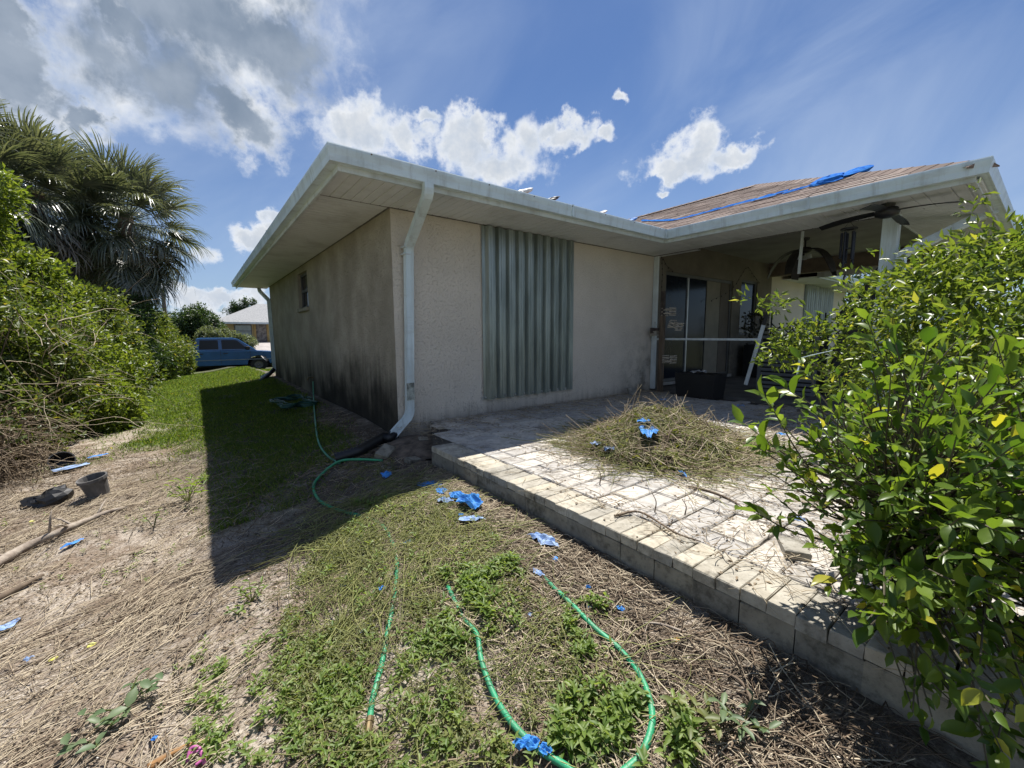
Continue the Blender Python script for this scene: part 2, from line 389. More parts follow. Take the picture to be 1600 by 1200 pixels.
# ------------------------------------------------------------------ house
XE, YE, ZE = 3.88, -.90, 2.44          # eave lines and soffit height
house = thing('house', 'single storey beige stucco house with white gutters and brown shingle roof', 'house', (0, 0, -.3))
def stucco(name, base, dark, dirt, side):
    m = bpy.data.materials.new(name); m.use_nodes = True; T = NT(m.node_tree); b = T.n['Principled BSDF']
    g = T.node('ShaderNodeNewGeometry'); p = g.outputs['Position']
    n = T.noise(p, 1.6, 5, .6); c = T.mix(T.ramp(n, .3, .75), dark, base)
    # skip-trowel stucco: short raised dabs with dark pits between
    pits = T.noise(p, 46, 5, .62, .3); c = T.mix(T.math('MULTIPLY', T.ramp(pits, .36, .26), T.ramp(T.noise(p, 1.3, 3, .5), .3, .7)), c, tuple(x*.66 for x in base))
    sp = T.node('ShaderNodeSeparateXYZ'); T.l.new(p, sp.inputs[0]); z = sp.outputs[2]
    sv = T.vmath('MULTIPLY', p, (9, 9, .35)); st = T.noise(sv, 1., 5, .65)
    lowm = T.ramp(T.math('ADD', z, T.math('MULTIPLY', T.math('SUBTRACT', st, .5), -1.5 if side else -.5)), .95 if side else .22, -.15)
    blot = T.noise(p, 1.1, 3, .5)
    lowm = T.math('MULTIPLY', lowm, T.ramp(blot, .18, .6))
    c = T.mix(T.math('MULTIPLY', lowm, .93 if side else .7), c, dirt)
    if side:
        film = T.math('MULTIPLY', T.ramp(T.noise(p, 2.6, 7, .7), .3, .75), .30); c = T.mix(film, c, (.15, .14, .105))
        yy = sp.outputs[1]      # black mildew rising from the ground on the half nearer the patio
        zone = T.math('MULTIPLY', T.ramp(yy, 5.4, 2.6), T.ramp(T.math('ADD', z, T.math('MULTIPLY', T.math('SUBTRACT', T.noise(p, 2.2, 5, .65), .5), -1.5)), .95, -.1))
        c = T.mix(T.math('MULTIPLY', zone, .9), c, dirt)
        sv2 = T.vmath('MULTIPLY', p, (8, 6.5, .22)); drip = T.ramp(T.noise(sv2, 1., 2, .4), .66, .70)
        dm = T.math('MULTIPLY', drip, T.math('MULTIPLY', T.ramp(z, .62, .35), T.ramp(T.noise(p, 3, 3, .5), .35, .55))); c = T.mix(T.math('MULTIPLY', dm, .55), c, base)
    else:
        dx = T.ramp(sp.outputs[0], 3.5, 4.9); mold = T.math('MULTIPLY', T.math('MULTIPLY', dx, T.ramp(z, 1.6, .0)), T.ramp(T.noise(p, 4, 5, .7), .38, .68))
        c = T.mix(T.math('MULTIPLY', mold, .75), c, (.075, .07, .055))
        cr = T.math('MULTIPLY', T.ramp(T.math('ABSOLUTE', T.math('SUBTRACT', T.noise(T.vmath('MULTIPLY', p, (1.6, 1, .6)), 2.2, 6, .6), .5)), .006, .001), T.ramp(z, .7, .3))
        c = T.mix(T.math('MULTIPLY', cr, .5), c, (.16, .14, .12))
    T.l.new(c, b.inputs['Base Color']); b.inputs['Roughness'].default_value = .93; b.inputs['Specular IOR Level'].default_value = .15
    bn = T.node('ShaderNodeBump'); bn.inputs['Strength'].default_value = .75; bn.inputs['Distance'].default_value = .011
    h = T.math('ADD', T.ramp(pits, .28, .5), T.math('MULTIPLY', T.noise(p, 120, 3, .6), .35))
    T.l.new(h, bn.inputs['Height']); T.l.new(bn.outputs[0], b.inputs['Normal'])
    return m
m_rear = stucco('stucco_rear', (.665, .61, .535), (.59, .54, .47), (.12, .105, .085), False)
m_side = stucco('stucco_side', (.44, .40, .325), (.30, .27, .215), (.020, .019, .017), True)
m_white = mat('white_trim', (.60, .66, .68), .45, .10, 3, .05, 30)
m_gutter = mat('gutter_paint', (.64, .75, .80), .38, .12, 2.2, .04, 40, col2=(.55, .65, .68))
def stain(m, axis_scale, amt, col, lo=.48, hi=.7):
    T = NT(m.node_tree); b = T.n['Principled BSDF']; src = b.inputs['Base Color'].links[0].from_socket
    p = T.node('ShaderNodeNewGeometry').outputs['Position']
    f = T.math('MULTIPLY', T.ramp(T.noise(T.vmath('MULTIPLY', p, axis_scale), 1., 6, .68), lo, hi), amt)
    T.l.new(T.mix(f, src, col), b.inputs['Base Color'])
stain(m_gutter, (9, 9, .8), .45, (.27, .29, .28)); stain(m_gutter, (1.3, 1.3, 4), .3, (.36, .39, .39), .5, .62)
stain(m_white, (7, 7, 1.2), .4, (.26, .25, .22))
m_soffit = mat('soffit_vinyl', (.70, .73, .74), .5, .12, 1.6, col2=(.60, .62, .62))
stain(m_soffit, (1.8, 1.8, 1.8), .4, (.26, .255, .23), .46, .72)
m_dark = mat('dark_gap', (.02, .02, .02), .9)
m_glass = mat('dark_glass', (.010, .015, .024), .12, .1, 2, spec=.18)
m_alum = mat('aluminium', (.55, .56, .56), .4, .1, 5, metal=.6)

# outer walls (side wall is built round its window)
WY0, WY1, WZ0, WZ1 = 4.28, 5.18, 1.60, 2.30
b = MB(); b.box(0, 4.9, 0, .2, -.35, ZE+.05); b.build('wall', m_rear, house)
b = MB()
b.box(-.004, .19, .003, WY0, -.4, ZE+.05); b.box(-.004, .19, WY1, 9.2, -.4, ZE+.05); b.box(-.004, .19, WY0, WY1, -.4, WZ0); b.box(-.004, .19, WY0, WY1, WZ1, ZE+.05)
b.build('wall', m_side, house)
b = MB(); b.box(.19, 9.77, 9.0, 9.2, -.4, ZE+.3); b.box(9.77, 16, 9.0, 9.2, -.4, ZE+.3); b.box(15.8, 16, .2, 9, -.4, ZE+.3); b.build('wall', m_side, house)
# porch back wall, round the sliding door and the small dark window
m_porch = stucco('stucco_porch_shaded', (.22, .20, .17), (.16, .145, .12), (.05, .045, .036), False)  # darker copy of the rear stucco, with porch shade put into its colour
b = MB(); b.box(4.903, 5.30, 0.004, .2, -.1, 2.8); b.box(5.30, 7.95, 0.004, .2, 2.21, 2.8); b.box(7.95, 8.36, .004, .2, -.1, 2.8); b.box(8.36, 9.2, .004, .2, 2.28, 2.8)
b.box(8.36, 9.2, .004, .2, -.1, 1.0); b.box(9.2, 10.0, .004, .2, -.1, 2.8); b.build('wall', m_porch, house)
b = MB(); b.box(10.003, 16, 0, .2, -.3, ZE+.2); b.build('wall', m_rear, house)
# interior darkness behind the glass: a plain back room
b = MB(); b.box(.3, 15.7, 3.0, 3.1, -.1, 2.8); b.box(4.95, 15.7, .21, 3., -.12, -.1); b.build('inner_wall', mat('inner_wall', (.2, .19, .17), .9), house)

# window in the side wall
wf = MB()
for (y0, y1, z0, z1) in ((WY0, WY0+.05, WZ0, WZ1), (WY1-.05, WY1, WZ0, WZ1), (WY0+.05, WY1-.05, WZ0, WZ0+.05), (WY0+.05, WY1-.05, WZ1-.05, WZ1), (WY0+.05, WY1-.05, 1.93, 1.98)):
    wf.box(.055, .10, y0, y1, z0, z1)
win = wf.build('window', mat('bronze_frame', (.10, .10, .10), .5), house)
MB().box(.082, .09, WY0+.05, WY1-.05, WZ0+.05, 1.93).build('pane', m_glass, win)
MB().box(.074, .08, WY0+.05, WY1-.05, 1.98, WZ1-.05).build('pane', m_glass, win)
MB().box(-.06, .055, WY0-.04, WY1+.04, WZ0-.07, WZ0-.002).build('sill', mat('sill_dirty', (.30, .28, .22), .9, .3, 8, .3), win, bevel=.006)

# eaves: profile swept along the plan with mitred corners
path = [(-.854, 9.9), (-.854, YE), (XE, YE), (XE, -4.07), (10.75, -4.07)]
path2 = [(10.75, -4.07), (10.75, YE), (16.6, YE)]
def sweep(P, prof, i):
    P = [Vector((p[0], p[1])) for p in P]; n = []
    for a, c in zip(P[:-1], P[1:]):
        d = (c-a).normalized(); n.append(Vector((d.y, -d.x)))
    def off(k):
        n1 = n[max(k-1, 0)]; n2 = n[min(k, len(n)-1)]; return (n1+n2)/(1+n1.dot(n2))
    V = []
    for k in (i, i+1):
        o = off(k)
        for (q, z) in prof: w = P[k]+o*q; V.append((w.x, w.y, z))
    m = len(prof)
    return V, [(j, (j+1) % m, (j+1) % m+m, j+m) for j in range(m)]+[tuple(range(m))[::-1], tuple(range(m, 2*m))]
GP = [(-.10, 2.452), (-.035, 2.452), (-.03, 2.446), (-.018, 2.446), (-.016, 2.462), (-.012, 2.50), (-.003, 2.535), (0, 2.55), (0, 2.567), (-.004, 2.577), (-.014, 2.577), (-.014, 2.569), (-.016, 2.556),
      (-.024, 2.515), (-.03, 2.466), (-.095, 2.462), (-.10, 2.462)]
FP = [(-.10, 2.405), (-.10, 2.60), (-.125, 2.60), (-.125, 2.405)]
for pth, k in ((path, 4), (path2, 2)):
    for i in range(k):
        V, F = sweep(pth, GP, i); MB().add(V, F).build('gutter', m_gutter, house)
        V, F = sweep(pth, FP, i); MB().add(V, F).build('fascia', m_white, house)
for (x, y, ax) in ((1.9, YE, 0), (-.854, 2.6, 1), (-.854, 6.1, 1), (XE, -2.7, 1)):
    g = MB()
    if ax == 0: g.box(x, x+.022, y-.004, y+.10, 2.449, 2.580)
    else: g.box(x-.004, x+.10, y, y+.022, 2.449, 2.580)
    g.build('gutter_seam', m_gutter, house)
g = MB()
for k in range(8): g.lathe((-.5+k*.6, YE+.006, 2.56), [(0, -.012), (.006, -.011), (.008, -.004), (.008, .004)], 6, 'y')
g.build('gutter_screw', mat('rust_spot', (.13, .08, .05), .8), house)
g = MB(); g.box(XE-.035, XE+.002, YE-.004, YE+.03, 2.447, 2.579); g.build('gutter_corner', m_gutter, house)

# vinyl soffit panels, grooved, one object each
def soffit_proto(L, W=.305):
    q = []
    for k in range(3):
        x = k*W/3; q += [(x, .014), (x+.004, .014), (x+.009, 0.0), (x+W/3-.005, 0.0), (x+W/3, .014)]
    V = [(x, 0, z) for x, z in q]+[(x, L, z) for x, z in q]; n = len(q)
    F = [(i, i+1, i+1+n, i+n) for i in range(n-1)]
    me = bpy.data.meshes.new('soffit_panel'); me.from_pydata(V, [], F); me.materials.append(m_soffit); me.update(); return me
hz = wloc(house)
def soffit_run(me, n, start, step, rz):
    for k in range(n):
        o = link('soffit_panel', me, house, (start[0]+step[0]*k-hz.x, start[1]+step[1]*k-hz.y, start[2]-hz.z+random.uniform(-.0015, .0015))); o.rotation_euler = (0, 0, rz)
soffit_run(soffit_proto(.775), 19, (-.727, -.778, ZE-.01), (.305, 0), 0)                  # rear eave
soffit_run(soffit_proto(.727), 32, (0, 0, ZE-.01), (0, .305), rad(90))                    # side eave
soffit_run(soffit_proto(.89), 11, (4.9, -4.0, ZE-.011), (0, .293), rad(90))               # porch overhang
soffit_run(soffit_proto(.74), 19, (4.9, -3.95, ZE-.01), (.305, 0), 0)                     # porch end
soffit_run(soffit_proto(.775), 19, (10.6, -.778, ZE-.01), (.305, 0), 0)
# dark bead where soffit meets wall
b = MB(); b.box(0, 4.9, -.018, -.001, ZE-.018, ZE-.006); b.box(-.022, -.005, 0, 9.2, ZE-.018, ZE-.006); b.box(4.88, 4.9, -3.2, -.018, ZE-.02, ZE-.004); b.box(-.72, -.0, -.004, .006, ZE-.014, ZE-.008)
b.build('soffit_channel', mat('channel_dirty', (.16, .15, .14), .8, .3, 20), house)

# roof
def hpt(x, y): return (x, y)
RP = .417; ZR = 2.53
m_roof = mat('old_shingle_sheet', (.20, .13, .10), .95, .3, 12, .4, 80)
r = MB()
x0, x1, y0, y1 = -.80, 16.5, YE+.05, 9.85; h = (y1-y0)/2; yr = (y0+y1)/2; zr = ZR+RP*h
ex = XE+.05; wx1 = 10.7; wr = (wx1-ex)/2; wxm = ex+wr; wz = ZR+RP*wr; wy0 = -4.02
yv = y0+wr
r.add([(x0, y0, ZR), (ex, y0, ZR), (wxm, yv, wz), (wx1, y0, ZR), (x1, y0, ZR), (x1-h, yr, zr), (x0+h, yr, zr), (x0, y1, ZR), (x1, y1, ZR)],
      [(0, 1, 2, 3, 4, 5, 6), (7, 0, 6), (8, 7, 6, 5), (4, 8, 5)])
r.add([(ex, wy0, ZR), (wxm, wy0+wr, wz), (wxm, yv, wz), (ex, y0, ZR), (wx1, wy0, ZR), (wx1, y0, ZR)], [(0, 1, 2, 3), (4, 5, 2, 1), (0, 4, 1)])
roof = r.build('roof', m_roof, house, fix=False)
# shingles on the slope towards the patio
m_sh = bpy.data.materials.new('brown_shingle'); m_sh.use_nodes = True
T = NT(m_sh.node_tree); pb = T.n['Principled BSDF']; oi = T.node('ShaderNodeObjectInfo'); tc = T.node('ShaderNodeTexCoord')
cr = T.node('ShaderNodeValToRGB'); T.l.new(oi.outputs['Random'], cr.inputs[0]); e = cr.color_ramp.elements
e[0].color = (.105, .078, .066, 1); e[1].color = (.34, .285, .25, 1); e.new(.35).color = (.18, .13, .11, 1); e.new(.7).color = (.25, .19, .165, 1)
c = T.mix(T.ramp(T.noise(tc.outputs['Object'], 90, 5, .7), .3, .7), (.10, .07, .055), cr.outputs[0]); T.l.new(c, pb.inputs['Base Color']); pb.inputs['Roughness'].default_value = .95
sl_len = math.hypot(1, RP); ang = math.atan(RP)
tb = MB(); tb.box(-.004, .20, 0, 1, 0, .006)
V = [(0, .006, .012), (.2, .006, .002), (.2, .994, .002), (0, .994, .012), (0, .006, 0), (.2, .006, -.004), (.2, .994, -.004), (0, .994, 0)]
me_t = bpy.data.meshes.new('shingle'); me_t.from_pydata(V, [], [(0, 1, 2, 3), (4, 7, 6, 5), (0, 3, 7, 4), (0, 4, 5, 1), (2, 6, 7, 3), (1, 5, 6, 2)]); me_t.materials.append(m_sh); me_t.update()
rz_ = wloc(roof)
nco = int(wr*sl_len/.14)
for k in range(nco):
    s = k*.14; x = ex+s/sl_len; z = ZR+RP*(x-ex); ya = wy0+(x-ex); yb = y0+(x-ex)
    y = ya+random.uniform(.08, .33)-.33
    while y < yb-.03:
        a, bb = max(y, ya-.02), min(y+.305, yb+.02)
        if bb-a > .04:
            o = link('shingle', me_t, roof, (x-rz_.x, a-rz_.y, z+.006+random.uniform(0, .004)-rz_.z)); o.rotation_euler = (0, -ang-random.uniform(0, .02), random.uniform(-.006, .006)); o.scale = (1, bb-a-.008, 1)
        y += .305
cap = bpy.data.meshes.new('ridge_cap'); cap.from_pydata([(-.13, 0, -.05), (0, 0, .012), (.13, 0, -.05), (-.13, .28, -.056), (0, .28, .004), (.13, .28, -.056), (-.13, 0, -.062), (.13, 0, -.062)], [], [(0, 1, 4, 3), (1, 2, 5, 4), (0, 6, 7, 2, 1)]); cap.materials.append(m_sh); cap.update()
def caps(a, bpt, flip=0):
    a, bpt = Vector(a), Vector(bpt); d = bpt-a; n = int(d.length/.17); q = d.to_track_quat('Y', 'Z').to_euler()
    for k in range(n):
        o = link('ridge_cap', cap, roof, a+d*(k/n)+Vector((0, 0, .035))-rz_); o.rotation_euler = q
caps((ex, wy0, ZR), (wxm, wy0+wr, wz)); caps((wxm, wy0+wr, wz), (wxm, yv, wz))

# downspouts (K-shaped pipe with seams, crimped elbows and straps)
def downspout(pts, w=.085, d=.062, strap=None, n_crimp=(1, 2)):
    ds = MB(); pts = [Vector(p) for p in pts]
    fine = []
    for i, p in enumerate(pts):
        if 0 < i < len(pts)-1:
            a = (pts[i-1]-p).normalized()*.07; c = (pts[i+1]-p).normalized()*.07
            for t in np.linspace(0, 1, 7): fine.append((p+a)*(1-t)**2+p*2*t*(1-t)+(p+c)*t**2)
        else: fine.append(p)
    V = []; F = []; n = 8; side0 = Vector((1, 0, 0))
    prof = [(-.5, -.5), (-.35, -.44), (.35, -.44), (.5, -.5), (.5, .5), (.3, .46), (-.3, .46), (-.5, .5)]
    for i, p in enumerate(fine):
        t = (fine[min(i+1, len(fine)-1)]-fine[max(i-1, 0)]).normalized()
        sd = side0-t*side0.dot(t)
        if sd.length < .2: sd = Vector((0, 1, 0))-t*t.y
        sd.normalize(); u = t.cross(sd)
        k = 1.0 if i % 2 else 1.05
        for (q, e_) in prof: V.append(p+sd*q*w*k+u*e_*d*k)
    for i in range(len(fine)-1):
        for k in range(n): F.append((i*n+k, i*n+(k+1) % n, (i+1)*n+(k+1) % n, (i+1)*n+k))
    F.append(tuple(range(n))); F.append(tuple((len(fine)-1)*n+k for k in range(n))[::-1])
    o = ds.add(V, F).build('downspout', m_gutter, house)
    return o
d1 = downspout([(.03, -.86, 2.45), (.035, -.86, 2.36), (.17, -.065, 2.02), (.115, -.065, .12), (-.13, -.10, -.09)], .088, .066)
# flaking old paint and seams on the lower end, strap, elbow collars
s = MB()
for z in (2.005, 1.93, .34): s.box(.066+.026*(z-.1)/2, .17+.026*(z-.1)/2, -.102, -.026, z, z+.012)
s.build('collar', m_white, d1)
MB().box(.075, .165, -.104, -.098, .30, .50).build('patch', mat('peeled_paint', (.46, .50, .46), .6, .5, 14, .4, col2=(.09, .10, .09)), d1)
downspout([(-.20, 9.75, 2.45), (-.19, 9.72, 2.36), (-.06, 9.05, 2.05), (-.045, 9.05, .05), (-.4, 9.0, -.12)])
downspout([(5.75, -3.98, 2.45), (5.70, -3.85, 2.40), (4.83, -3.36, 1.94), (4.80, -3.36, .05)], .10, .08)

# storm shutter: three overlapping corrugated panels with bolts
m_shut = mat('galvanized_steel', (.37, .41, .39), .36, .22, 2.4, .05, 30, metal=.75, col2=(.215, .245, .23), stretch=(3, 3, .5))
stain(m_shut, (14, 14, .9), .4, (.16, .175, .165), .5, .72)
def shutter(xa, xb, zb, zt, nr, npanel, yfront=-.012):
    fr = MB(); fr.box(xa-.02, xb+.02, -.016, -.001, zt, zt+.03); fr.box(xa-.02, xb+.02, -.016, -.001, zb-.012, zb+.03)
    root = fr.build('storm_shutter', m_alum, house)
    pitch = (xb-xa)/nr; k0 = 0
    cuts = [round(nr*i/npanel) for i in range(npanel+1)]
    for a, c in zip(cuts[:-1], cuts[1:]):
        q = []; dz = random.uniform(-.012, .006); dy = random.choice((0, -.004, -.008))
        for k in range(a, c):
            x = xa+k*pitch
            q += [(x, 0), (x+.30*pitch, 0), (x+.44*pitch, -.052), (x+.58*pitch, -.052), (x+.60*pitch, -.046), (x+.66*pitch, -.046), (x+.68*pitch, -.052), (x+.84*pitch, -.052), (x+.985*pitch, 0)]
        q.append((xa+c*pitch+(.0 if c == nr else .02), 0))
        nz = 6; V = []; n = len(q)
        for j in range(nz):
            z = zb+dz+(zt+dz-zb-dz)*j/(nz-1)
            for (x, y) in q: V.append((x+.0012*math.sin(z*3+x*9), y+yfront+dy+.001*math.sin(z*4.1+x*13), z))
        F = [(j*n+i, j*n+i+1, (j+1)*n+i+1, (j+1)*n+i) for j in range(nz-1) for i in range(n-1)]
        p = MB().add(V, F).build('panel', m_shut, root, fix=False)
        sd = p.modifiers.new('solid', 'SOLIDIFY'); sd.thickness = .002
        bl = MB()
        for k in range(a, c):
            bl.lathe((xa+(k+.15)*pitch, yfront-.01+dy, zb+.018), [(.0, -.014), (.009, -.012), (.012, -.004), (.012, .004)], 8, 'y')
        bl.build('bolt', m_alum, p)
shutter(1.175, 2.815, .20, 2.425, 10, 3)
shutter(12.25, 14.6, .2, 2.425, 14, 4)

# porch: slab, post, beam, ceiling, rail, door, window
MB().box(4.93, 10.0, -3.95, -.0, -.2, .03).build('porch_slab', mat('porch_concrete', (.11, .105, .095), .85, .25, 3, .1), house)  # slab colour darkened to paint in deeper porch shade
MB().box(4.88, 10.0, -3.2, 0.003, 2.76, 2.79).build('porch_ceiling', mat('ceiling_paint', (.30, .295, .28), .8, .14, 2.2, .15, 90), house)  # ceiling colour lowered too, porch shade painted in
MB().box(4.885, 4.905, -3.2, 0, ZE-.02, 2.76).build('porch_header', m_white, house)
MB().box(4.905, 10., -3.22, -3.2, ZE-.02, 2.76).build('porch_header', m_white, house)
MB().box(9.77, 9.95, -3.1, -.003, 2.45, 2.758).build('porch_beam', mat('beam_brown', (.17, .14, .11), .8, .2, 4), house)
b = MB(); b.box(4.86, 5.0, -3.30, -3.15, .03, 2.43); b.build('post', m_gutter, house, bevel=.006)
b = MB(); b.box(9.82, 9.95, -3.2, -3.08, .03, 2.45); b.build('post', m_gutter, house, bevel=.006)
b = MB(); b.box(4.89, 4.94, -.09, -.005, .03, 2.43); b.build('screen_post', m_white, house, bevel=.004)
b = MB(); b.box(4.885, 4.925, -1.86, -.09, .93, .965); b.build('screen_rail', m_white, house, bevel=.004)
df = MB()
for (xa, xb, za, zb) in ((5.30, 5.36, .12, 2.21), (5.36, 7.95, 2.15, 2.21), (5.36, 7.95, .12, .17), (7.89, 7.95, .17, 2.15)): df.box(xa, xb, .03, .12, za, zb)
door = df.build('sliding_door', mat('door_frame', (.10, .10, .095), .5, .1, 4), house)
MB().box(6.13, 6.165, .03, .07, .17, 2.15).build('stile', m_alum, door)
MB().box(5.36, 6.13, .055, .062, .17, 2.15).build('pane', m_glass, door)
MB().box(6.165, 6.93, .075, .082, .17, 2.15).build('pane', m_glass, door)
MB().box(6.93, 7.5, .06, .09, .17, 2.15).build('door_panel', mat('panel_beige', (.24, .22, .175), .8, .1, 3), door)
MB().box(7.5, 7.89, .05, .085, .17, 2.15).build('door_panel', mat('panel_brown', (.13, .11, .085), .8, .1, 3), door)
MB().box(5.26, 7.99, -.05, .03, .06, .118).build('threshold', mat('threshold', (.32, .31, .29), .8), door)
w2 = MB()
for (xa, xb, za, zb) in ((8.36, 8.41, 1.0, 2.28), (9.15, 9.2, 1.0, 2.28), (8.41, 9.15, 1.0, 1.05), (8.41, 9.15, 2.23, 2.28)): w2.box(xa, xb, .03, .1, za, zb)
w2 = w2.build('window', MATS['bronze_frame'], house)
MB().box(8.41, 9.15, .06, .07, 1.05, 2.23).build('pane', m_glass, w2)
# ------------------------------------------------------------------ patio
def block_mesh(name, lx, ly, lz, ch, m, jit=.002):
    r = lambda: random.uniform(-jit, jit)
    V = [(0, 0, -lz), (lx, 0, -lz), (lx, ly, -lz), (0, ly, -lz), (0, 0, -ch), (lx, 0, -ch), (lx, ly, -ch), (0, ly, -ch), (ch, ch, 0), (lx-ch, ch, 0), (lx-ch, ly-ch, 0), (ch, ly-ch, 0)]
    V = [(x+r(), y+r(), z+r()*.4) for x, y, z in V]
    F = [(0, 1, 5, 4), (1, 2, 6, 5), (2, 3, 7, 6), (3, 0, 4, 7), (4, 5, 9, 8), (5, 6, 10, 9), (6, 7, 11, 10), (7, 4, 8, 11), (8, 9, 10, 11), (3, 2, 1, 0)]
    me = bpy.data.meshes.new(name); me.from_pydata(V, [], F); me.materials.append(m); me.update(); return me
def stone(name, lo, hi, dirt, dirty=.5, var=.16):
    m = bpy.data.materials.new(name); m.use_nodes = True; T = NT(m.node_tree); b = T.n['Principled BSDF']
    p = T.node('ShaderNodeNewGeometry').outputs['Position']; oi = T.node('ShaderNodeObjectInfo')
    c = T.mix(T.ramp(T.noise(p, 11, 6, .65), .3, .7), lo, hi)
    warm = T.mix(oi.outputs['Random'], (.94, .95, .98), (1.03, 1.0, .95))
    mm = T.node('ShaderNodeMix', data_type='RGBA', blend_type='MULTIPLY'); mm.inputs['Factor'].default_value = 1; T.l.new(c, mm.inputs[6]); T.l.new(warm, mm.inputs[7]); c = mm.outputs[2]
    m2 = T.node('ShaderNodeMix', data_type='RGBA', blend_type='MULTIPLY'); m2.inputs['Factor'].default_value = 1; T.l.new(c, m2.inputs[6])
    T.l.new(T.math('MULTIPLY_ADD', oi.outputs['Random'], var*2, 1-var), m2.inputs[7]); c = m2.outputs[2]
    dn = T.math('ADD', T.math('MULTIPLY', T.noise(p, 3.2, 5, .65), .75), T.math('MULTIPLY', T.noise(p, 26, 5, .7), .5))
    c = T.mix(T.math('MULTIPLY', T.ramp(dn, .60, .82), dirty), c, dirt)
    c = T.mix(T.math('MULTIPLY', T.ramp(T.noise(p, 150, 4, .7), .58, .72), .45), c, dirt)
    T.l.new(c, b.inputs['Base Color']); b.inputs['Roughness'].default_value = .9; b.inputs['Specular IOR Level'].default_value = .25
    bn = T.node('ShaderNodeBump'); bn.inputs['Strength'].default_value = .5; bn.inputs['Distance'].default_value = .006
    T.l.new(T.noise(p, 90, 6, .65), bn.inputs['Height']); T.l.new(bn.outputs[0], b.inputs['Normal'])
    return m
m_paver = stone('weathered_paver', (.37, .35, .315), (.53, .505, .465), (.115, .098, .075), .75)
m_cap = stone('tan_cap_stone', (.32, .295, .24), (.44, .415, .35), (.085, .075, .056), .8)
m_blk = stone('tan_wall_block', (.215, .195, .155), (.295, .275, .22), (.06, .054, .04), .8, .14)
m_joint = mat('joint_dirt', (.06, .05, .038), .98, .4, 30, .6, 120)
patio = thing('patio', None, None, (0, 0, 0)); patio['kind'] = 'structure'
PB = [(-.085, -6.6), (-.085, -1.06), (.40, -.02), (4.92, -.02), (4.92, -6.6)]
b = MB(); b.prism(PB, -.33, -.016, 'xy'); b.build('bed', m_joint, patio)
pm = {(l, d): block_mesh('paver', l, d, .05, .008, m_paver, .003) for l in (.155, .235, .31, .40) for d in (.155, .235)}
items = []; y = -.03; row = 0
while y > -6.3:
    d = .155 if random.random() < .6 else .235
    x = .148-random.uniform(.0, .0); first = True
    while x < 4.86:
        l = random.choices((.155, .235, .31, .40), (.12, .38, .38, .12))[0]
        if first and row % 2: l = .155
        first = False; cx, cy = x+l/2, y-d/2
        if inpoly(np.array([x+.02]), np.array([y-.02]), PB)[0] and x+l < 4.93: items.append((x, y-d, l, d))
        x += l+.007
    y -= d+.007; row += 1
def seen(q):
    px, py, dd = proj((q[0]+.1, q[1]+.1, 0)); ok = dd > .1 and -60 < px < 1660 and py < 1260
    return (0 if ok else 50)+math.dist((q[0], q[1]), (CAM[0], CAM[1]))
items.sort(key=seen); rest = MB()
for k, (x, yy, l, d) in enumerate(items):
    zj = random.uniform(-.004, .003)+.012*(vnoise(x*1.1, yy*1.1+5)-.5)
    if k < 230:
        o = link('paver', pm[(l, d)], patio, (x, yy, zj)); o.rotation_euler = (random.uniform(-.008, .008), random.uniform(-.008, .008), random.uniform(-.006, .006))
    else:
        me = pm[(l, d)]; rest.add([(v.co.x+x, v.co.y+yy, v.co.z+zj) for v in me.vertices], [tuple(p.vertices) for p in me.polygons])
rest.build('paver', m_paver, patio, kind='stuff')
caps_m = [block_mesh('cap_stone', .24, .096, .052, .005, m_cap, .0025) for _ in range(4)]
blks_m = [block_mesh('wall_block', .2, .196, .30, .006, m_blk, .003) for _ in range(4)]
yy = -1.06; k = 0
while yy > -6.3:
    o = link('cap_stone', random.choice(caps_m), patio, (-.112+random.uniform(-.005, .005), yy-.098, random.uniform(.0, .006))); o.rotation_euler = (random.uniform(-.012, .012), random.uniform(-.01, .015), random.uniform(-.02, .02))
    if k % 2 == 0:
        o = link('wall_block', random.choice(blks_m), patio, (-.103+random.uniform(-.006, .004), yy-.198, -.054)); o.rotation_euler = (0, random.uniform(-.01, .01), random.uniform(-.012, .012))
    yy -= .1; k += 1

# dirt and rubble where the patio meets the house corner
def mound(name, c, rx, ry, h, m, n=22, rough=.25, parent=None, seed=0):
    V = []; F = []
    for i in range(n+1):
        for j in range(n+1):
            u, v = 2*i/n-1, 2*j/n-1; r = math.hypot(u, v); nn = vnoise(u*3+seed, v*3+seed*2)-.5
            hh = max(0, 1-r**2.0*(1+nn*.8))
            x, y = c[0]+u*rx, c[1]+v*ry
            V.append((x, y, c[2]-.03+h*hh**.75*(1+rough*nn)))
    for i in range(n):
        for j in range(n): a = i*(n+1)+j; F.append((a, a+n+1, a+n+2, a+1))
    return MB().add(V, F).build(name, m, parent, fix=False, smooth=True)
m_soil = mat('dark_soil', (.13, .10, .075), .97, .4, 9, .7, 80)
tag(mound('soil_mound', (.08, -.42, -.16), .5, .5, .11, m_soil, seed=3), kind='structure')

# ------------------------------------------------------------------ loose things by the house corner
def loose_block(px, py, size, rot, label, name='concrete_block', m=None, dz=0.):
    p = gpt(px, py); me = block_mesh(name, *size, .008, m or m_blk, .008)
    o = link(name, me, None, (p[0], p[1], p[2]+size[2]*.5+dz)); o.rotation_euler = rot
    return tag(o, label, 'block', 'loose blocks by the house corner')
loose_block(605, 722, (.20, .13, .10), (.35, -.25, .7), 'tilted tan concrete block lying beside the black drain pipe')
loose_block(642, 726, (.13, .10, .09), (.1, .12, .2), 'small upright block between drain pipe and patio end')
loose_block(655, 700, (.2, .14, .13), (.0, .1, -.4), 'dark weathered block under the downspout elbow at the wall', dz=.03)
loose_block(608, 733, (.06, .035, .025), (.2, .1, .3), 'broken pale block chip lying above the blue scrap in shade')

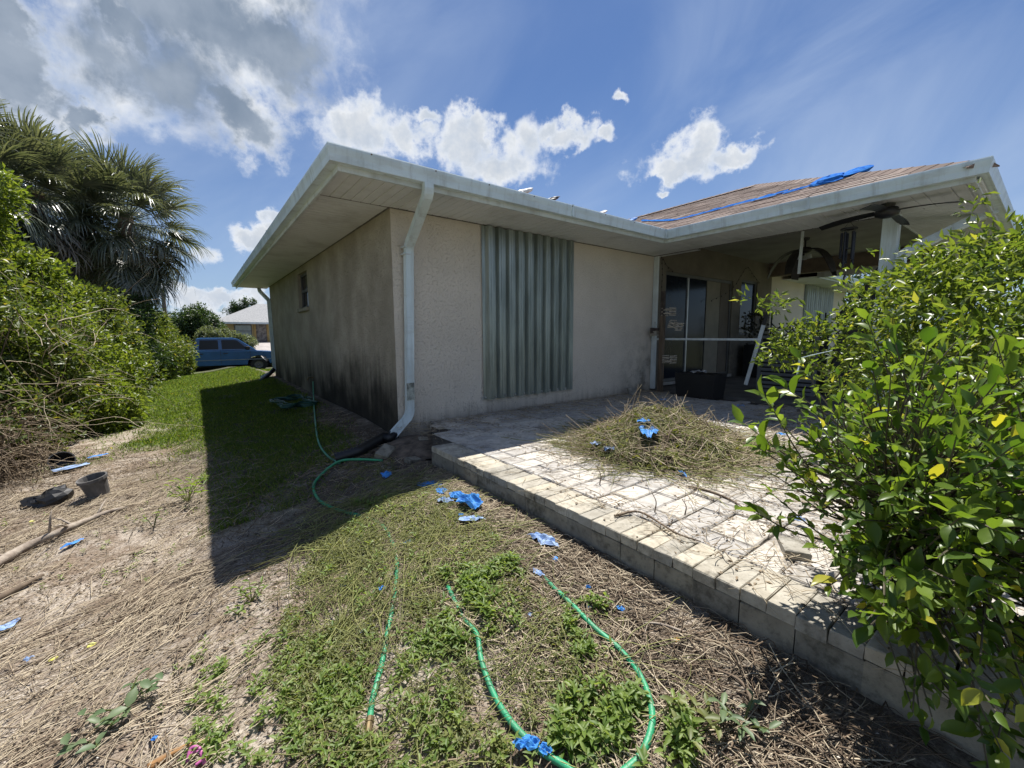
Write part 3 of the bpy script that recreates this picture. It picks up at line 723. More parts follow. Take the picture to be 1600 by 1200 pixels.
# black corrugated drain pipe from the downspout
P = [np.array([-.09, -.08, -.075]), np.array([-.16, -.12, -.10]), gpt(598, 692, .06), gpt(560, 712, .05), gpt(522, 724, .05)]
cv = []
for i in range(len(P)-1):
    for t in np.linspace(0, 1, 14, endpoint=False): cv.append(P[i]*(1-t)+P[i+1]*t)
rr = [.052+(.008 if k % 2 else -.004) for k in range(len(cv))]
o = MB().tube(cv, rr, 12).build('drain_pipe', mat('black_plastic', (.012, .012, .013), .45, .2, 9), None, origin=tuple(P[-1]), smooth=True)
tag(o, 'black corrugated drain pipe running from the white downspout elbow', 'pipe')
P = [np.array([-.42, 8.98, -.10]), np.array([-.55, 8.9, -.15]), np.array([-.9, 8.6, -.2])]
P = [np.array([-.06, 9.04, .1]), np.array([-.18, 8.95, -.02]), np.array([-.48, 8.6, -.2])]
o = MB().tube(P, .055, 8).build('drain_pipe', MATS['black_plastic'], None, origin=tuple(P[-1]))
tag(o, 'short black drain pipe at the far house corner near the truck', 'pipe')

# ------------------------------------------------------------------ hoses
def spline(P, n=8):
    P = [np.array(p, float) for p in P]; Q = [2*P[0]-P[1]]+P+[2*P[-1]-P[-2]]; out = []
    for i in range(1, len(Q)-2):
        for t in np.linspace(0, 1, n, endpoint=False):
            a, b_, c, d = Q[i-1:i+3]
            out.append(.5*((2*b_)+(-a+c)*t+(2*a-5*b_+4*c-d)*t*t+(-a+3*b_-3*c+d)*t**3))
    out.append(P[-1]); return out
m_hose = mat('green_hose', (.020, .30, .14), .45, .3, 14, .2, 160, col2=(.05, .20, .10), spec=.5)
m_hose2 = mat('faded_hose', (.10, .30, .20), .5, .2, 5, col2=(.05, .2, .12))
m_hose3 = mat('dark_hose', (.012, .075, .055), .4, .2, 5)
m_brass = mat('dirty_brass', (.20, .15, .08), .5, .3, 20, metal=.7)
HOSE = []
def hose(pts, r, m, label, end=None):
    cv = spline(pts); HOSE.extend(cv); root = thing('garden_hose', label, 'hose', tuple(cv[0]))
    MB().tube(cv, r, 8).build('tube', m, root, smooth=True)
    if end is not None:
        a = cv[end]; t = cv[-1]-cv[-2] if end == -1 else cv[0]-cv[1]; t = t/np.linalg.norm(t)
        MB().tube([a-t*.01, a+t*.012, a+t*.013, a+t*.05], [r*1.25, r*1.35, r*1.15, r*1.1], 10).build('coupling', m_brass, root)
    return root
hose([at(489, 596, 0, -.12), at(490, 620, 0, -.16), gpt(492, 650, .03), gpt(497, 690, .02), gpt(512, 715, .02), gpt(531, 727, .02)], .0115, m_hose2, 'faded green hose rising to the tap on the stained side wall')
hose([gpt(598, 724, .03), gpt(560, 723, .05), gpt(530, 727, .04), gpt(505, 742, .02), gpt(490, 762, .015), gpt(500, 785, .015), gpt(530, 800, .015), gpt(563, 809, .015), gpt(595, 822, .01), gpt(612, 848, .012), gpt(620, 880, .012),
      gpt(617, 930, .01), gpt(607, 985, .015), gpt(597, 1040, .012), gpt(583, 1095, .014), gpt(578, 1132, .016)], .0125, m_hose, 'bright green hose with a brass end lying through the weeds, nearest the camera left', -1)
hose([gpt(700, 922, .02), gpt(722, 965, .01), gpt(745, 1000, .024), gpt(752, 1040, .024), gpt(772, 1095, .024), gpt(800, 1140, .024), gpt(838, 1178, .024), gpt(882, 1206, .022), gpt(930, 1236, .022), gpt(988, 1204, .022), gpt(1013, 1165, .024), gpt(1018, 1118, .024), gpt(1000, 1065, .024),
      gpt(965, 1020, .024), gpt(930, 990, .024), gpt(893, 952, .024), gpt(868, 928, .024), gpt(850, 906, .012)], .0118, m_hose, 'bright green hose curving in a loop beside the patio wall')
cp = []
c0 = gpt(462, 632)
for k in range(150):
    a = k*.33; r_ = .34+.10*math.sin(k*1.3)+.05*math.sin(k*.37); cp.append(c0+np.array([r_*math.cos(a)*.8-.02, r_*1.6*math.sin(a), .03+.05*(k/150)+.02*math.sin(k*.7)]))
o = MB().tube(cp, .011, 6).build('garden_hose', m_hose3, None, origin=tuple(c0), smooth=True); tag(o, 'dark green hose coiled on shaded grass against the side wall', 'hose')
# wall tap
tp = thing('wall_tap', 'small dark garden tap on the stained side wall above the hose', 'tap', (0, 2.9, .2))
q = at(488, 590, 0, -.02)
tp.location = q
MB().tube([(0, q[1], q[2]), (-.09, q[1], q[2]), (-.115, q[1], q[2]-.05)], .012, 8).build('spout', m_brass, tp); MB().lathe((-.06, q[1], q[2]+.02), [(0, .03), (.03, .03), (.03, .04), (0, .04)], 8).build('handle', MATS['black_plastic'], tp)

# ------------------------------------------------------------------ tarp scraps
m_tarp = mat('blue_tarp', (.03, .17, .50), .55, .25, 14, .5, 45, col2=(.06, .27, .62), spec=.3, objvar=.22)
m_tarp2 = mat('faded_tarp', (.13, .22, .42), .6, .3, 22, .4, 50, col2=(.27, .37, .54), objvar=.2)
m_tarpw = mat('white_plastic', (.72, .72, .70), .5, .2, 12)
def scrap_mesh(w, l, amp, seed=0):
    rs = np.random.RandomState(seed+100); nc = rs.randint(5, 8); ca_ = np.sort(np.linspace(0, 6.283, nc, endpoint=False)+rs.uniform(-.4, .4, nc)); cr_ = rs.uniform(.55, 1.0, nc)
    cx, cy = cr_*np.cos(ca_), cr_*np.sin(ca_); V = [(0, 0, amp*.4)]; F = []; na, nr = 28, 6
    dirs = [(math.cos(q), math.sin(q)) for q in rs.rand(4)*3.14]; fr = 2.2+4*rs.rand(4); ph = rs.rand(4)*6
    rim = []
    for k in range(na):     # straight torn edges between the corners, a little frayed
        f = k/na*nc; i = int(f) % nc; t = f-int(f); j = (i+1) % nc; q = 1+.16*(rs.rand()-.5)
        rim.append(((cx[i]*(1-t)+cx[j]*t)*q, (cy[i]*(1-t)+cy[j]*t)*q))
    def hz_(u, v):
        z = sum(abs(((u*dx+v*dy)*f/2+p_) % 1-.5) for (dx, dy), f, p_ in zip(dirs, fr, ph))/2.; return amp*(z+.25*vnoise(u*4+seed, v*4))*max(0, 1.05-.6*(u*u+v*v))
    for r in range(1, nr+1):
        for (u, v) in rim:
            u2, v2 = u*r/nr, v*r/nr; V.append((w*.5*u2, l*.5*v2, hz_(u2, v2)+.005))
    V[0] = (0, 0, hz_(0, 0)+.005)
    F = [(0, 1+k, 1+(k+1) % na) for k in range(na)]
    for r in range(nr-1):
        for k in range(na): a_ = 1+r*na; F.append((a_+k, a_+na+k, a_+na+(k+1) % na, a_+(k+1) % na))
    return V, F
_sn = [0]
def scrap(p, w, l, amp, label, m=None, rot=0., tilt=(0, 0), group='torn tarp scraps on the ground', name='tarp_scrap', cat='tarp scrap'):
    _sn[0] += 1
    V, F = scrap_mesh(w*1.15, l*1.15, amp*.75, _sn[0])
    o = MB().add(V, F).build(name, m or m_tarp, None, fix=False); o.location = p; o.rotation_euler = (tilt[0], tilt[1], rot)
    return tag(o, label, cat, group)
scrap(gpt(604, 748, .01), .15, .14, .07, 'round blue tarp scrap in shade below the loose block chip', rot=.3)
scrap(gpt(735, 795, .02), .21, .28, .12, 'largest crumpled bright blue tarp scrap in sun beside the patio wall', rot=.5)
scrap(gpt(712, 783, .02), .15, .17, .07, 'small blue tarp scrap at the shade edge left of the largest scrap', rot=1.2)
scrap(gpt(697, 790, .02), .17, .14, .05, 'flat light blue tarp scrap half in shade, left end of the row', m_tarp2, .2)
scrap(gpt(673, 762, .01), .18, .26, .05, 'dull blue tarp strip lying in shade near the patio wall', rot=.8)
scrap(gpt(690, 772, .01), .12, .12, .05, 'crumpled dull blue tarp scrap in shade beside the strip', rot=2.2)
scrap(gpt(738, 818, .02), .12, .2, .04, 'narrow blue tarp scrap just in front of the largest scrap', m_tarp2, 1.3)
scrap(gpt(720, 812, .02), .05, .05, .03, 'tiny blue tarp flake left of the narrow scrap')
scrap(gpt(850, 853, .02), .11, .24, .06, 'blue and white tarp scrap above the end of the loop hose', m_tarp2, .3)
scrap(gpt(868, 880, .01), .05, .05, .03, 'small blue tarp flake right of the blue and white scrap')
scrap(gpt(840, 902, .015), .04, .09, .03, 'thin blue tarp strip touching the tip of the loop hose', m_tarp2, .2)
scrap(gpt(919, 926, .015), .035, .035, .03, 'blue tarp flake beside the loop hose, upper one of two')
scrap(gpt(920, 953, .01), .03, .04, .02, 'blue tarp flake among weeds right of the loop hose, lower one of two')
scrap(gpt(969, 958, .01), .045, .05, .03, 'star shaped blue tarp flake on straw right of the loop hose')
scrap(gpt(829, 966, .01), .035, .03, .02, 'pale blue tarp flake in weeds between the two green hoses', m_tarp2)
scrap(gpt(598, 928, .02), .05, .04, .03, 'blue tarp flake left of the brass end hose, upper')
scrap(gpt(535, 920, .01), .04, .03, .02, 'pale blue tarp flake in dry vines at the shadow edge', m_tarp2)
scrap(gpt(568, 992, .01), .05, .03, .02, 'pale blue tarp flake left of the brass end hose, lower', m_tarp2)
scrap(gpt(637, 851, .01), .10, .05, .02, 'dark blue tarp scrap in vines right of the brass end hose')
scrap(gpt(828, 1178, .02), .06, .12, .04, 'blue tarp scrap wrapped over the loop hose at the picture bottom', rot=.9)
scrap(gpt(853, 1186, .02), .05, .05, .03, 'blue tarp flake on the loop hose just right of the wrapped scrap')
scrap(gpt(242, 1162, .01), .03, .025, .02, 'bright blue tarp flake on bare soil right of the grey leaved weed')
scrap(gpt(115, 853, .01), .05, .2, .03, 'long blue tarp strip beside the bleached branch', rot=-.9)
scrap(gpt(12, 985, .01), .08, .16, .03, 'faded blue tarp scrap in straw at the left picture edge', m_tarp2, -.7)
scrap(gpt(44, 1037, .01), .06, .05, .03, 'small faded blue tarp flake in straw near the left edge', m_tarp2)
scrap(gpt(150, 717, .02), .08, .25, .03, 'blue tarp strip on litter behind the plant pot', rot=-1.0)
scrap(gpt(110, 735, .02), .2, .45, .03, 'wide faded bluish plastic sheet on litter left of the plant pot', m_tarp2, -1.0)
# on the pile and patio are added after the pile
m_tarpr = mat('sun_faded_tarp', (.015, .10, .42), .95, .25, 18, .5, 45, col2=(.04, .20, .55), spec=.05)
# roof tarp remains
def onroof(x, y, dz=.02):
    d = ray(x, y); t = (ZR+RP*(CAM[0]-ex)-CAM[2])/(d[2]-RP*d[0]); p = CAM+t*d; p[2] += dz; return p
def ribbon(pts, w, label, m, name='tarp_strip', cat='tarp strip', group='torn tarp on the roof'):
    cv = spline(pts, 6); V = []; F = []
    for i, p in enumerate(cv):
        k = .6+.8*vnoise(i*.9, 3.3)
        V += [(p[0]-w*k*.9, p[1], p[2]-RP*w*k*.9+.01), (p[0], p[1], p[2]+.03*k), (p[0]+w*k*.9, p[1], p[2]+RP*w*k*.9+.01)]
    for i in range(len(cv)-1):
        F += [(3*i, 3*i+1, 3*i+4, 3*i+3), (3*i+1, 3*i+2, 3*i+5, 3*i+4)]
    o = MB().add(V, F).build(name, m, None, origin=tuple(cv[0]), fix=False); return tag(o, label, cat, group)
ribbon([onroof(1003, 347), onroof(1045, 347), onroof(1075, 342), onroof(1110, 333), onroof(1145, 324), onroof(1190, 313), onroof(1235, 303), onroof(1272, 292)], .035, 'long blue tarp strip running across the brown porch roof', m_tarpr)
ribbon([onroof(1175, 318, .03), onroof(1200, 312, .04), onroof(1232, 303, .04)], .045, 'faded torn tarp clump midway along the roof strip', m_tarpr)
def lump(p, sx, sy, sz, label, m, rot=0, name='tarp_bundle', cat='tarp bundle', group='torn tarp on the roof'):
    n1, n2 = 12, 8; V = []; F = []
    for i in range(n2+1):
        th = math.pi*i/n2
        for k in range(n1):
            a = 2*math.pi*k/n1; r = 1+.5*(vnoise(k*.8+p[0]*5, i*1.1+p[1]*5)-.5)
            V.append((sx*math.sin(th)*math.cos(a)*r, sy*math.sin(th)*math.sin(a)*r, sz*math.cos(th)*r))
    for i in range(n2):
        for k in range(n1): F.append((i*n1+k, (i+1)*n1+k, (i+1)*n1+(k+1) % n1, i*n1+(k+1) % n1))
    o = MB().add(V, F).build(name, m, None); o.location = p; o.rotation_euler = (0, -ang, rot); return tag(o, label, cat, group)
lump(onroof(1295, 286, .03), .22, .20, .06, 'flat bright blue tarp bundle on the roof, nearer the wing gutter', m_tarpr)
lump(onroof(1338, 273, .03), .25, .16, .05, 'dark blue tarp bundle on the roof crest, rightmost piece', m_tarpr)
for (px, py, m, s, lb) in ((815, 298, m_tarpw, .16, 'white plastic sheet edge showing above the rear gutter'), (862, 309, MATS['black_plastic'], .11, 'black torn felt scrap standing above the rear gutter, middle'),
                          (940, 330, m_tarpw, .10, 'small white plastic bit above the rear gutter near the valley'), (985, 343, m_tarp, .13, 'blue and black torn tarp bunch in the roof valley')):
    p = at(px, py, 1, YE+.45); lump((p[0], p[1], p[2]-.02), s*1.3, s*.4, s*.2, lb, m, 0, 'tarp_scrap', 'roof scrap')

# ------------------------------------------------------------------ things on and in the porch
def fan(p, rb, n, a0, droop, wtip, label, drop, mblade, ffan='ceiling_fan'):
    t = thing(ffan, label, 'ceiling fan', tuple(p), 'ceiling fans of the porch')
    MB().lathe(p, [(0, 0), (.07, 0), (.06, -.04), (.015, -.05), (.015, -drop)], 12).build('downrod', MATS['black_plastic'], t)
    h = (p[0], p[1], p[2]-drop)
    MB().lathe(h, [(.015, 0), (.09, -.01), (.11, -.05), (.10, -.09), (.05, -.11), (0, -.115)], 14).build('motor', MATS['black_plastic'], t, smooth=True)
    for k in range(n):
        a = a0+2*math.pi*k/n; c, s = math.cos(a), math.sin(a); V = []; F = []; m_ = 7
        for i in range(m_):
            u = i/(m_-1); r = .1+rb*u if droop < .3 else .1+rb*(u-.35*u*u*droop); z = h[2]-.05-droop*rb*u*u; w = .035+(wtip-.035)*math.sin(min(1, u*1.25)*math.pi*.5)*(1-.55*max(0, u-.8)/.2)
            for q in (-1, 1): V.append((h[0]+c*r-s*w*q, h[1]+s*r+c*w*q, z+.012*q))
        F = [(2*i, 2*i+1, 2*i+3, 2*i+2) for i in range(m_-1)]
        bl = MB().add(V, F).build('blade', mblade, t, fix=False); sd = bl.modifiers.new('solid', 'SOLIDIFY'); sd.thickness = .008
    return t, h
m_blade = mat('fan_blade_dark', (.045, .043, .045), .6, .2, 6)
t, h = fan(at(1259, 372, 2, 2.755), .62, 5, .55, .75, .085, 'old ceiling fan with drooping warped blades inside the porch', .16, m_blade)
for a in (.3, 2.4, 4.4): MB().lathe((h[0]+.09*math.cos(a), h[1]+.09*math.sin(a), h[2]-.13), [(.0, 0), (.03, -.01), (.045, -.07), (.04, -.08)], 8).build('lamp_shade', m_white, t)
t, h = fan((4.30, -3.30, 2.425), .52, 4, 1.50, .10, .055, 'black ceiling fan with thin blades under the soffit at the porch post', .03, MATS['black_plastic'])
# wind chime
w = thing('wind_chime', 'black wind chime with five tubes hanging from the porch soffit', 'wind chime', (4.6, -2.9, 2.42))
c = (4.6, -2.9)
MB().tube([(c[0], c[1], 2.425), (c[0], c[1], 2.38)], .002, 5).tube([(c[0], c[1], 2.38), (c[0], c[1]+.06, 2.29)], .002, 5).tube([(c[0], c[1], 2.38), (c[0], c[1]-.06, 2.29)], .002, 5).tube([(c[0], c[1], 2.29), (c[0], c[1], 1.70)], .0015, 5).build('cord', MATS['black_plastic'], w)
MB().lathe((c[0], c[1], 2.28), [(.05, 0), (.085, 0), (.085, .018), (.05, .018), (.05, 0)], 18).build('ring', MATS['black_plastic'], w)
for k, L in enumerate((.36, .30, .42, .33, .38)):
    a = k*1.257+.4; x, y = c[0]+.065*math.cos(a), c[1]+.065*math.sin(a)
    MB().tube([(x, y, 2.25), (x, y, 2.25-L)], .015, 8).tube([(x, y, 2.29), (x, y, 2.25)], .0015, 4).build('chime_tube', mat('black_metal', (.02, .02, .024), .35, .1, 5, metal=.5), w)
MB().lathe((c[0], c[1], 2.05), [(0, 0), (.035, 0), (.035, .014), (0, .014)], 12).build('clapper', MATS['black_plastic'], w)
MB().lathe((c[0]-.004, c[1], 1.69), [(.0, -.006), (.055, -.006), (.06, 0), (.055, .006), (0, .006)], 18, 'y').build('sail', MATS['black_plastic'], w)
MB().lathe((c[0]-.004, c[1]-.008, 1.695), [(.0, -.004), (.028, -.004), (.03, 0), (0, .002)], 14, 'y').build('sail_disc', m_white, w)
# hanging trim strip
a, b2 = at(1254, 378, 0, 5.45), at(1248, 428, 0, 5.45)
o = MB().beam((5.45, a[1], 2.755), b2, .035, .02).build('trim_strip', m_white, None, origin=(5.45, a[1], 2.755)); tag(o, 'loose white trim strip hanging down in front of the warped fan', 'trim strip')
# old brown timber post with hooks
q = at(1036, 455, 0, 4.80)
pt = thing('timber_post', 'weathered brown timber post standing beside the sliding door', 'post', (4.8, q[1], .0))
MB().box(4.76, 4.84, q[1]-.05, q[1]+.03, 0, 1.36).build('shaft', mat('brown_timber', (.13, .095, .065), .85, .3, 4, .4, 40, stretch=(6, 6, .6)), pt, bevel=.006)
MB().box(4.77, 4.83, q[1]-.04, q[1]+.02, 1.36, q[2]).build('bracket', mat('rusty_bracket', (.06, .045, .04), .8, .3, 20), pt)
MB().beam((4.75, q[1]+.03, 1.12), (4.75, q[1]+.16, 1.12), .04, .05).beam((4.75, q[1]+.16, 1.05), (4.75, q[1]+.16, 1.15), .05, .05).build('arm', MATS['rusty_bracket'], pt)
m_twigd = mat('dark_wire', (.10, .09, .08), .7)
# slatted hanging baskets
def basket(px, py, X, label, s=.15, tilt=0.):
    p = at(px, py, 0, X); t = thing('hanging_basket', label, 'basket', tuple(p), 'slatted wooden baskets by the timber post')
    R_ = Matrix.Rotation(tilt, 3, 'X')
    def pos(v): return Vector(p)+R_ @ Vector(v)
    for lv in range(5):
        z = -s*.42+lv*s*.2
        for sg in (-1, 1):
            b_ = MB()
            if lv % 2: b_.beam(pos((sg*s*.5, -s*.62, z)), pos((sg*s*.5, s*.62, z)), .02, .018)
            else: b_.beam(pos((-s*.62, sg*s*.5, z)), pos((s*.62, sg*s*.5, z)), .02, .018)
            b_.build('slat', mat('basket_wood', (.46, .41, .34), .85, .3, 30), t)
    b_ = MB()
    for sx in (-1, 1):
        for sy in (-1, 1): b_.tube([pos((sx*s*.5, sy*s*.5, s*.4)), pos((0, 0, s*2.0))], .0014, 4)
    b_.build('wire', m_twigd, t)
    return t
basket(1045, 487, 4.86, 'upright slatted wooden basket hanging highest by the timber post')
basket(1056, 508, 4.86, 'tilted slatted wooden basket hanging below the highest basket', tilt=.35)
basket(1046, 561, 4.86, 'lowest slatted wooden basket hanging below the white rail')
basket(1023, 520, 4.80, 'dark slatted basket on the wall side of the timber post', .10)
# string lights
def cable(pts, label, nb, X=None):
    cv = spline(pts, 8); t = thing('string_lights', label, 'string lights', tuple(cv[0]), 'string lights in the porch')
    MB().tube(cv, .004, 5).build('cable', MATS['black_plastic'], t)
    for k in range(0, len(cv), nb): MB().lathe((cv[k][0], cv[k][1], cv[k][2]-.02), [(0, .018), (.008, .016), (.009, 0), (0, -.012)], 6).build('bulb', MATS['dark_gap'], t)
cable([at(1034, 401, 0, 4.86), at(1035, 425, 0, 4.86), at(1034, 450, 0, 4.86), at(1035, 470, 0, 4.86)], 'dark string lights hanging straight down beside the timber post', 3)
cable([at(1036, 404, 1, -.03), at(1042, 415, 1, -.03), at(1052, 424, 1, -.03)], 'short dark cable sagging over the top of the sliding door', 5)
cable([at(1112, 469, 1, -.04), at(1132, 459, 1, -.04), at(1148, 446, 1, -.04), at(1158, 430, 1, -.04), at(1168, 417, 1, -.04), at(1176, 428, 1, -.04), at(1186, 441, 1, -.04)], 'dark string lights draped in a peak over the small dark window', 3)
# louvred cabinet
cb = thing('storage_cabinet', 'grey louvred storage cabinet standing in the porch behind the bush', 'cabinet', (6, -1.75, .03))
m_cab = mat('cabinet_grey', (.13, .14, .15), .55, .1, 4)
MB().box(6.03, 6.55, -2.25, -1.42, .03, .98).build('body', MATS['dark_gap'], cb); b = MB()
for (y0_, y1_, z0_, z1_) in ((-2.27, -2.22, .03, 1.0), (-1.45, -1.40, .03, 1.0), (-2.22, -1.45, .95, 1.0), (-2.22, -1.45, .03, .08)): b.box(6.0, 6.04, y0_, y1_, z0_, z1_)
b.build('frame', m_cab, cb)
for k in range(11): z = .12+k*.075; MB().beam((6.015, -2.22, z), (6.015, -1.45, z), .012, .05, (.5, 0, 1)).build('slat', m_cab, cb)
gr_ = thing('covered_grill', 'black covered barbecue grill standing in the porch shade beside the grey cabinet', 'grill', (6.5, -2.75, .03))
b = MB(); b.prism([(-3.25, .03), (-2.35, .03), (-2.40, .80), (-2.48, 1.02), (-2.62, 1.14), (-2.95, 1.14), (-3.1, 1.02), (-3.2, .80)], 6.2, 6.75, 'yz'); b.build('cover', mat('grill_cover', (.016, .017, .02), .55, .3, 8, .3, 25), gr_, bevel=.04)
MB().box(6.25, 6.7, -3.4, -3.2, .80, .84).build('side_shelf', MATS['black_plastic'], gr_)
sh_ = thing('wire_shelf', 'dark shelf unit with pots against the porch back wall', 'shelf', (7.6, -.4, .03))
for z_ in (.35, .75, 1.15): MB().box(9.3, 9.72, -1.3, -.15, z_, z_+.025).build('shelf_board', MATS['planter_dark'] if 'planter_dark' in MATS else mat('planter_dark', (.05, .042, .035), .8), sh_)
for (x_, y_) in ((9.3, -1.3), (9.69, -1.3), (9.3, -.18), (9.69, -.18)): MB().box(x_, x_+.03, y_, y_+.03, .03, 1.5).build('leg', MATS['black_plastic'], sh_)
# lattice
lt = thing('lattice_panel', 'black plastic lattice strip standing above the grey cabinet', 'lattice', (6.6, -1.7, 1.0)); b = MB()
for k in range(9):
    y_ = -1.35-k*.12; b.beam((6.6, y_, 1.0), (6.6, y_-.2, 1.22), .02, .012, (1, 0, 0)); b.beam((6.61, y_-.2, 1.0), (6.61, y_, 1.22), .02, .012, (1, 0, 0))
b.build('strips', MATS['black_plastic'], lt); MB().box(6.59, 6.62, -2.55, -1.3, .98, 1.01).build('rail', MATS['black_plastic'], lt)
# planter box with dry plants below the dark window
pl = thing('planter_box', 'dark slatted planter box with dry plants under the small window', 'planter', (8.6, -.3, .03))
MB().box(8.32, 9.28, -.5, -.14, .05, .78).build('tub', MATS['dark_gap'], pl)
for k in range(9): MB().box(8.3+k*.11, 8.385+k*.11, -.525, -.502, .03, .82).build('slat', mat('planter_wood', (.10, .06, .045), .8, .3, 8), pl)
n = 260; P_ = np.stack([RNG.uniform(8.2, 9.3, n), RNG.uniform(-.6, -.1, n), RNG.uniform(.8, 1.55, n)*1], 1); P_[:, 0] = np.where(P_[:, 2] > 1.1, 8.25+.25*RNG.rand(n), P_[:, 0])
V, F, r = leaf_arrays(P_, rdir(n)+np.array([0, 0, -.3]), rdir(n), .09, .05)
o = link('dry_leaves', np_mesh('dry_leaves', V-np.array(wloc(pl)), F, leafmat('dry_dark_leaf', (.02, .022, .012), (.05, .045, .02), .1), r), pl); o['kind'] = 'stuff'
# leaning white board with dark grip
a, b2 = at(1165, 601, 0, 4.97), at(1193, 508, 0, 4.97); c2 = at(1200, 488, 0, 4.97)
bd = thing('leaning_pole', 'white flat pole with dark top end leaning across the porch opening', 'pole', tuple(a))
MB().beam(a, b2, .02, .05, (0, 1, 0)).build('shaft', m_white, bd); MB().beam(b2, c2, .022, .045, (0, 1, 0)).build('grip', MATS['black_plastic'], bd)
# black bin with clear plastic
a, b2 = at(1054, 582, 0, 4.55), at(1117, 584, 0, 4.55)
bn_ = thing('black_bin', 'low black bin holding clear plastic sheet behind the weed pile', 'bin', ((4.75, (a[1]+b2[1])/2, 0)))
y0_, y1_ = b2[1], a[1]; zt = a[2]; b = MB()
b.add([(4.58, y0_+.03, .0), (4.92, y0_+.03, .0), (4.92, y1_-.03, .0), (4.58, y1_-.03, .0), (4.55, y0_, zt), (4.95, y0_, zt), (4.95, y1_, zt), (4.55, y1_, zt), (4.57, y0_+.02, zt-.02), (4.93, y0_+.02, zt-.02), (4.93, y1_-.02, zt-.02), (4.57, y1_-.02, zt-.02)],
      [(0, 1, 5, 4), (1, 2, 6, 5), (2, 3, 7, 6), (3, 0, 4, 7), (4, 5, 9, 8), (5, 6, 10, 9), (6, 7, 11, 10), (7, 4, 8, 11), (8, 9, 10, 11), (3, 2, 1, 0)])
b.build('tub', MATS['black_plastic'], bn_)
o = scrap((4.75, (a[1]+b2[1])/2+.02, zt-.015), .34, .3, .1, 'crumpled clear plastic sheet lying in the black bin', mat('clear_plastic', (.32, .33, .34), .15, .3, 14, spec=.8), group=None, name='plastic_sheet', cat='plastic sheet')
# dark slanted awning cloth behind the post
a, b2, c2, d2 = at(1388, 396, 0, 5.3), at(1388, 470, 0, 5.3), at(1300, 500, 0, 5.5), at(1340, 450, 0, 5.4)
b = MB(); V = []; F = []
A_ = [(1392, 394), (1392, 420), (1392, 450), (1392, 500)]; B_ = [(1388, 398), (1362, 432), (1335, 462), (1300, 500)]
for (p0, p1) in zip(A_, B_):
    for t_ in np.linspace(0, 1, 6): q = at(p0[0]*(1-t_)+p1[0]*t_, p0[1]*(1-t_)+p1[1]*t_, 0, 5.6); V.append((q[0]+.05*math.sin(t_*9+p0[1]*.05), q[1], q[2]))
for i in range(3):
    for j in range(5): k = i*6+j; F.append((k, k+1, k+7, k+6))
o = b.add(V, F).build('hanging_cloth', mat('dark_cloth', (.03, .032, .035), .8, .3, 8), None, origin=V[0], fix=False); sd = o.modifiers.new('solid', 'SOLIDIFY'); sd.thickness = .01
tag(o, 'dark cloth hanging slanted behind the porch corner post', 'cloth')
# pale flower pot by the wall
def pot(p, r, h, m, name, label, cat='pot', tilt=(0, 0, 0), group=None):
    b = MB().lathe((0, 0, 0), [(0, .0), (r*.72, 0), (r*.95, h*.86), (r*1.04, h*.86), (r*1.04, h), (r*.93, h), (r*.7, h*.25), (0, h*.25)], 18)
    o = b.build(name, m, None, fix=False); o.location = p; o.rotation_euler = tilt; return tag(o, label, cat, group)
pot(at(987, 617, 2, .0), .085, .12, mat('pale_pot', (.34, .33, .30), .85, .3, 10), 'flower_pot', 'pale low flower pot standing against the wall on the patio')
# ------------------------------------------------------------------ things lying on the left
pot(gpt(156, 774, -.005), .105, .20, mat('grey_pot', (.13, .125, .12), .75, .3, 9), 'plant_pot', 'empty dark grey plastic plant pot on the dry litter', tilt=(.10, -.18, 0))
lump(gpt(84, 784, .04), .13, .12, .08, 'crumpled black plastic bag on the dry litter left of the plant pot', MATS['black_plastic'], .4, 'plastic_bag', 'plastic bag', None)
lump(gpt(58, 790, .03), .08, .10, .05, 'smaller torn black plastic piece left of the crumpled bag', MATS['black_plastic'], 1.2, 'plastic_bag', 'plastic bag', None)
pot(gpt(97, 728, .0), .11, .15, MATS['black_plastic'], 'plant_pot', 'black plant pot half hidden under the brush behind the bag', tilt=(.9, .3, 0))
m_bark = mat('bleached_wood', (.36, .31, .25), .85, .35, 5, .5, 40, stretch=(3, 3, 3), col2=(.17, .13, .10))
m_twig = mat('brown_twig', (.15, .11, .075), .9, .3, 12)
def branch(pts, r, label, m, name='fallen_branch', cat='branch', group=None, twigs=0):
    cv = spline(pts, 6); n = len(cv); rr = [r*(1.15-.75*i/n)*(1+.25*(vnoise(i*.8, r*100)-.5)) for i in range(n)]
    b = MB().tube(cv, rr, 8)
    for k in range(twigs):
        i = random.randrange(3, n-2); d = np.array([random.uniform(-1, 1), random.uniform(-1, 1), random.uniform(.2, .6)]); d /= np.linalg.norm(d)
        b.tube([cv[i], cv[i]+d*.12, cv[i]+d*.22+np.array([0, 0, -.03])], [r*.35, r*.25, r*.12], 5)
    o = b.build(name, m, None, origin=tuple(cv[0]), smooth=True); return tag(o, label, cat, group)
branch([gpt(-30, 905, .04), gpt(40, 866, .05), gpt(95, 840, .05), gpt(135, 822, .045), gpt(170, 805, .03), gpt(200, 796, .02)], .03, 'long bleached palm stalk lying on the litter at left', m_bark, twigs=5)
branch([gpt(-30, 955, .02), gpt(20, 930, .025), gpt(68, 903, .02)], .022, 'shorter brown stick lying in front of the bleached stalk', m_twig)
branch([gpt(232, 1205, .01), gpt(275, 1180, .015), gpt(328, 1158, .01)], .014, 'orange brown wood strip on the soil at the picture bottom', mat('orange_wood', (.36, .19, .07), .8, .25, 14), 'wood_strip', 'wood strip')
branch([at(1075, 760, 2, .01), at(1110, 768, 2, .012), at(1140, 780, 2, .01), at(1160, 792, 2, .01)], .008, 'thin dark stick lying across the sunlit pavers', m_twig)
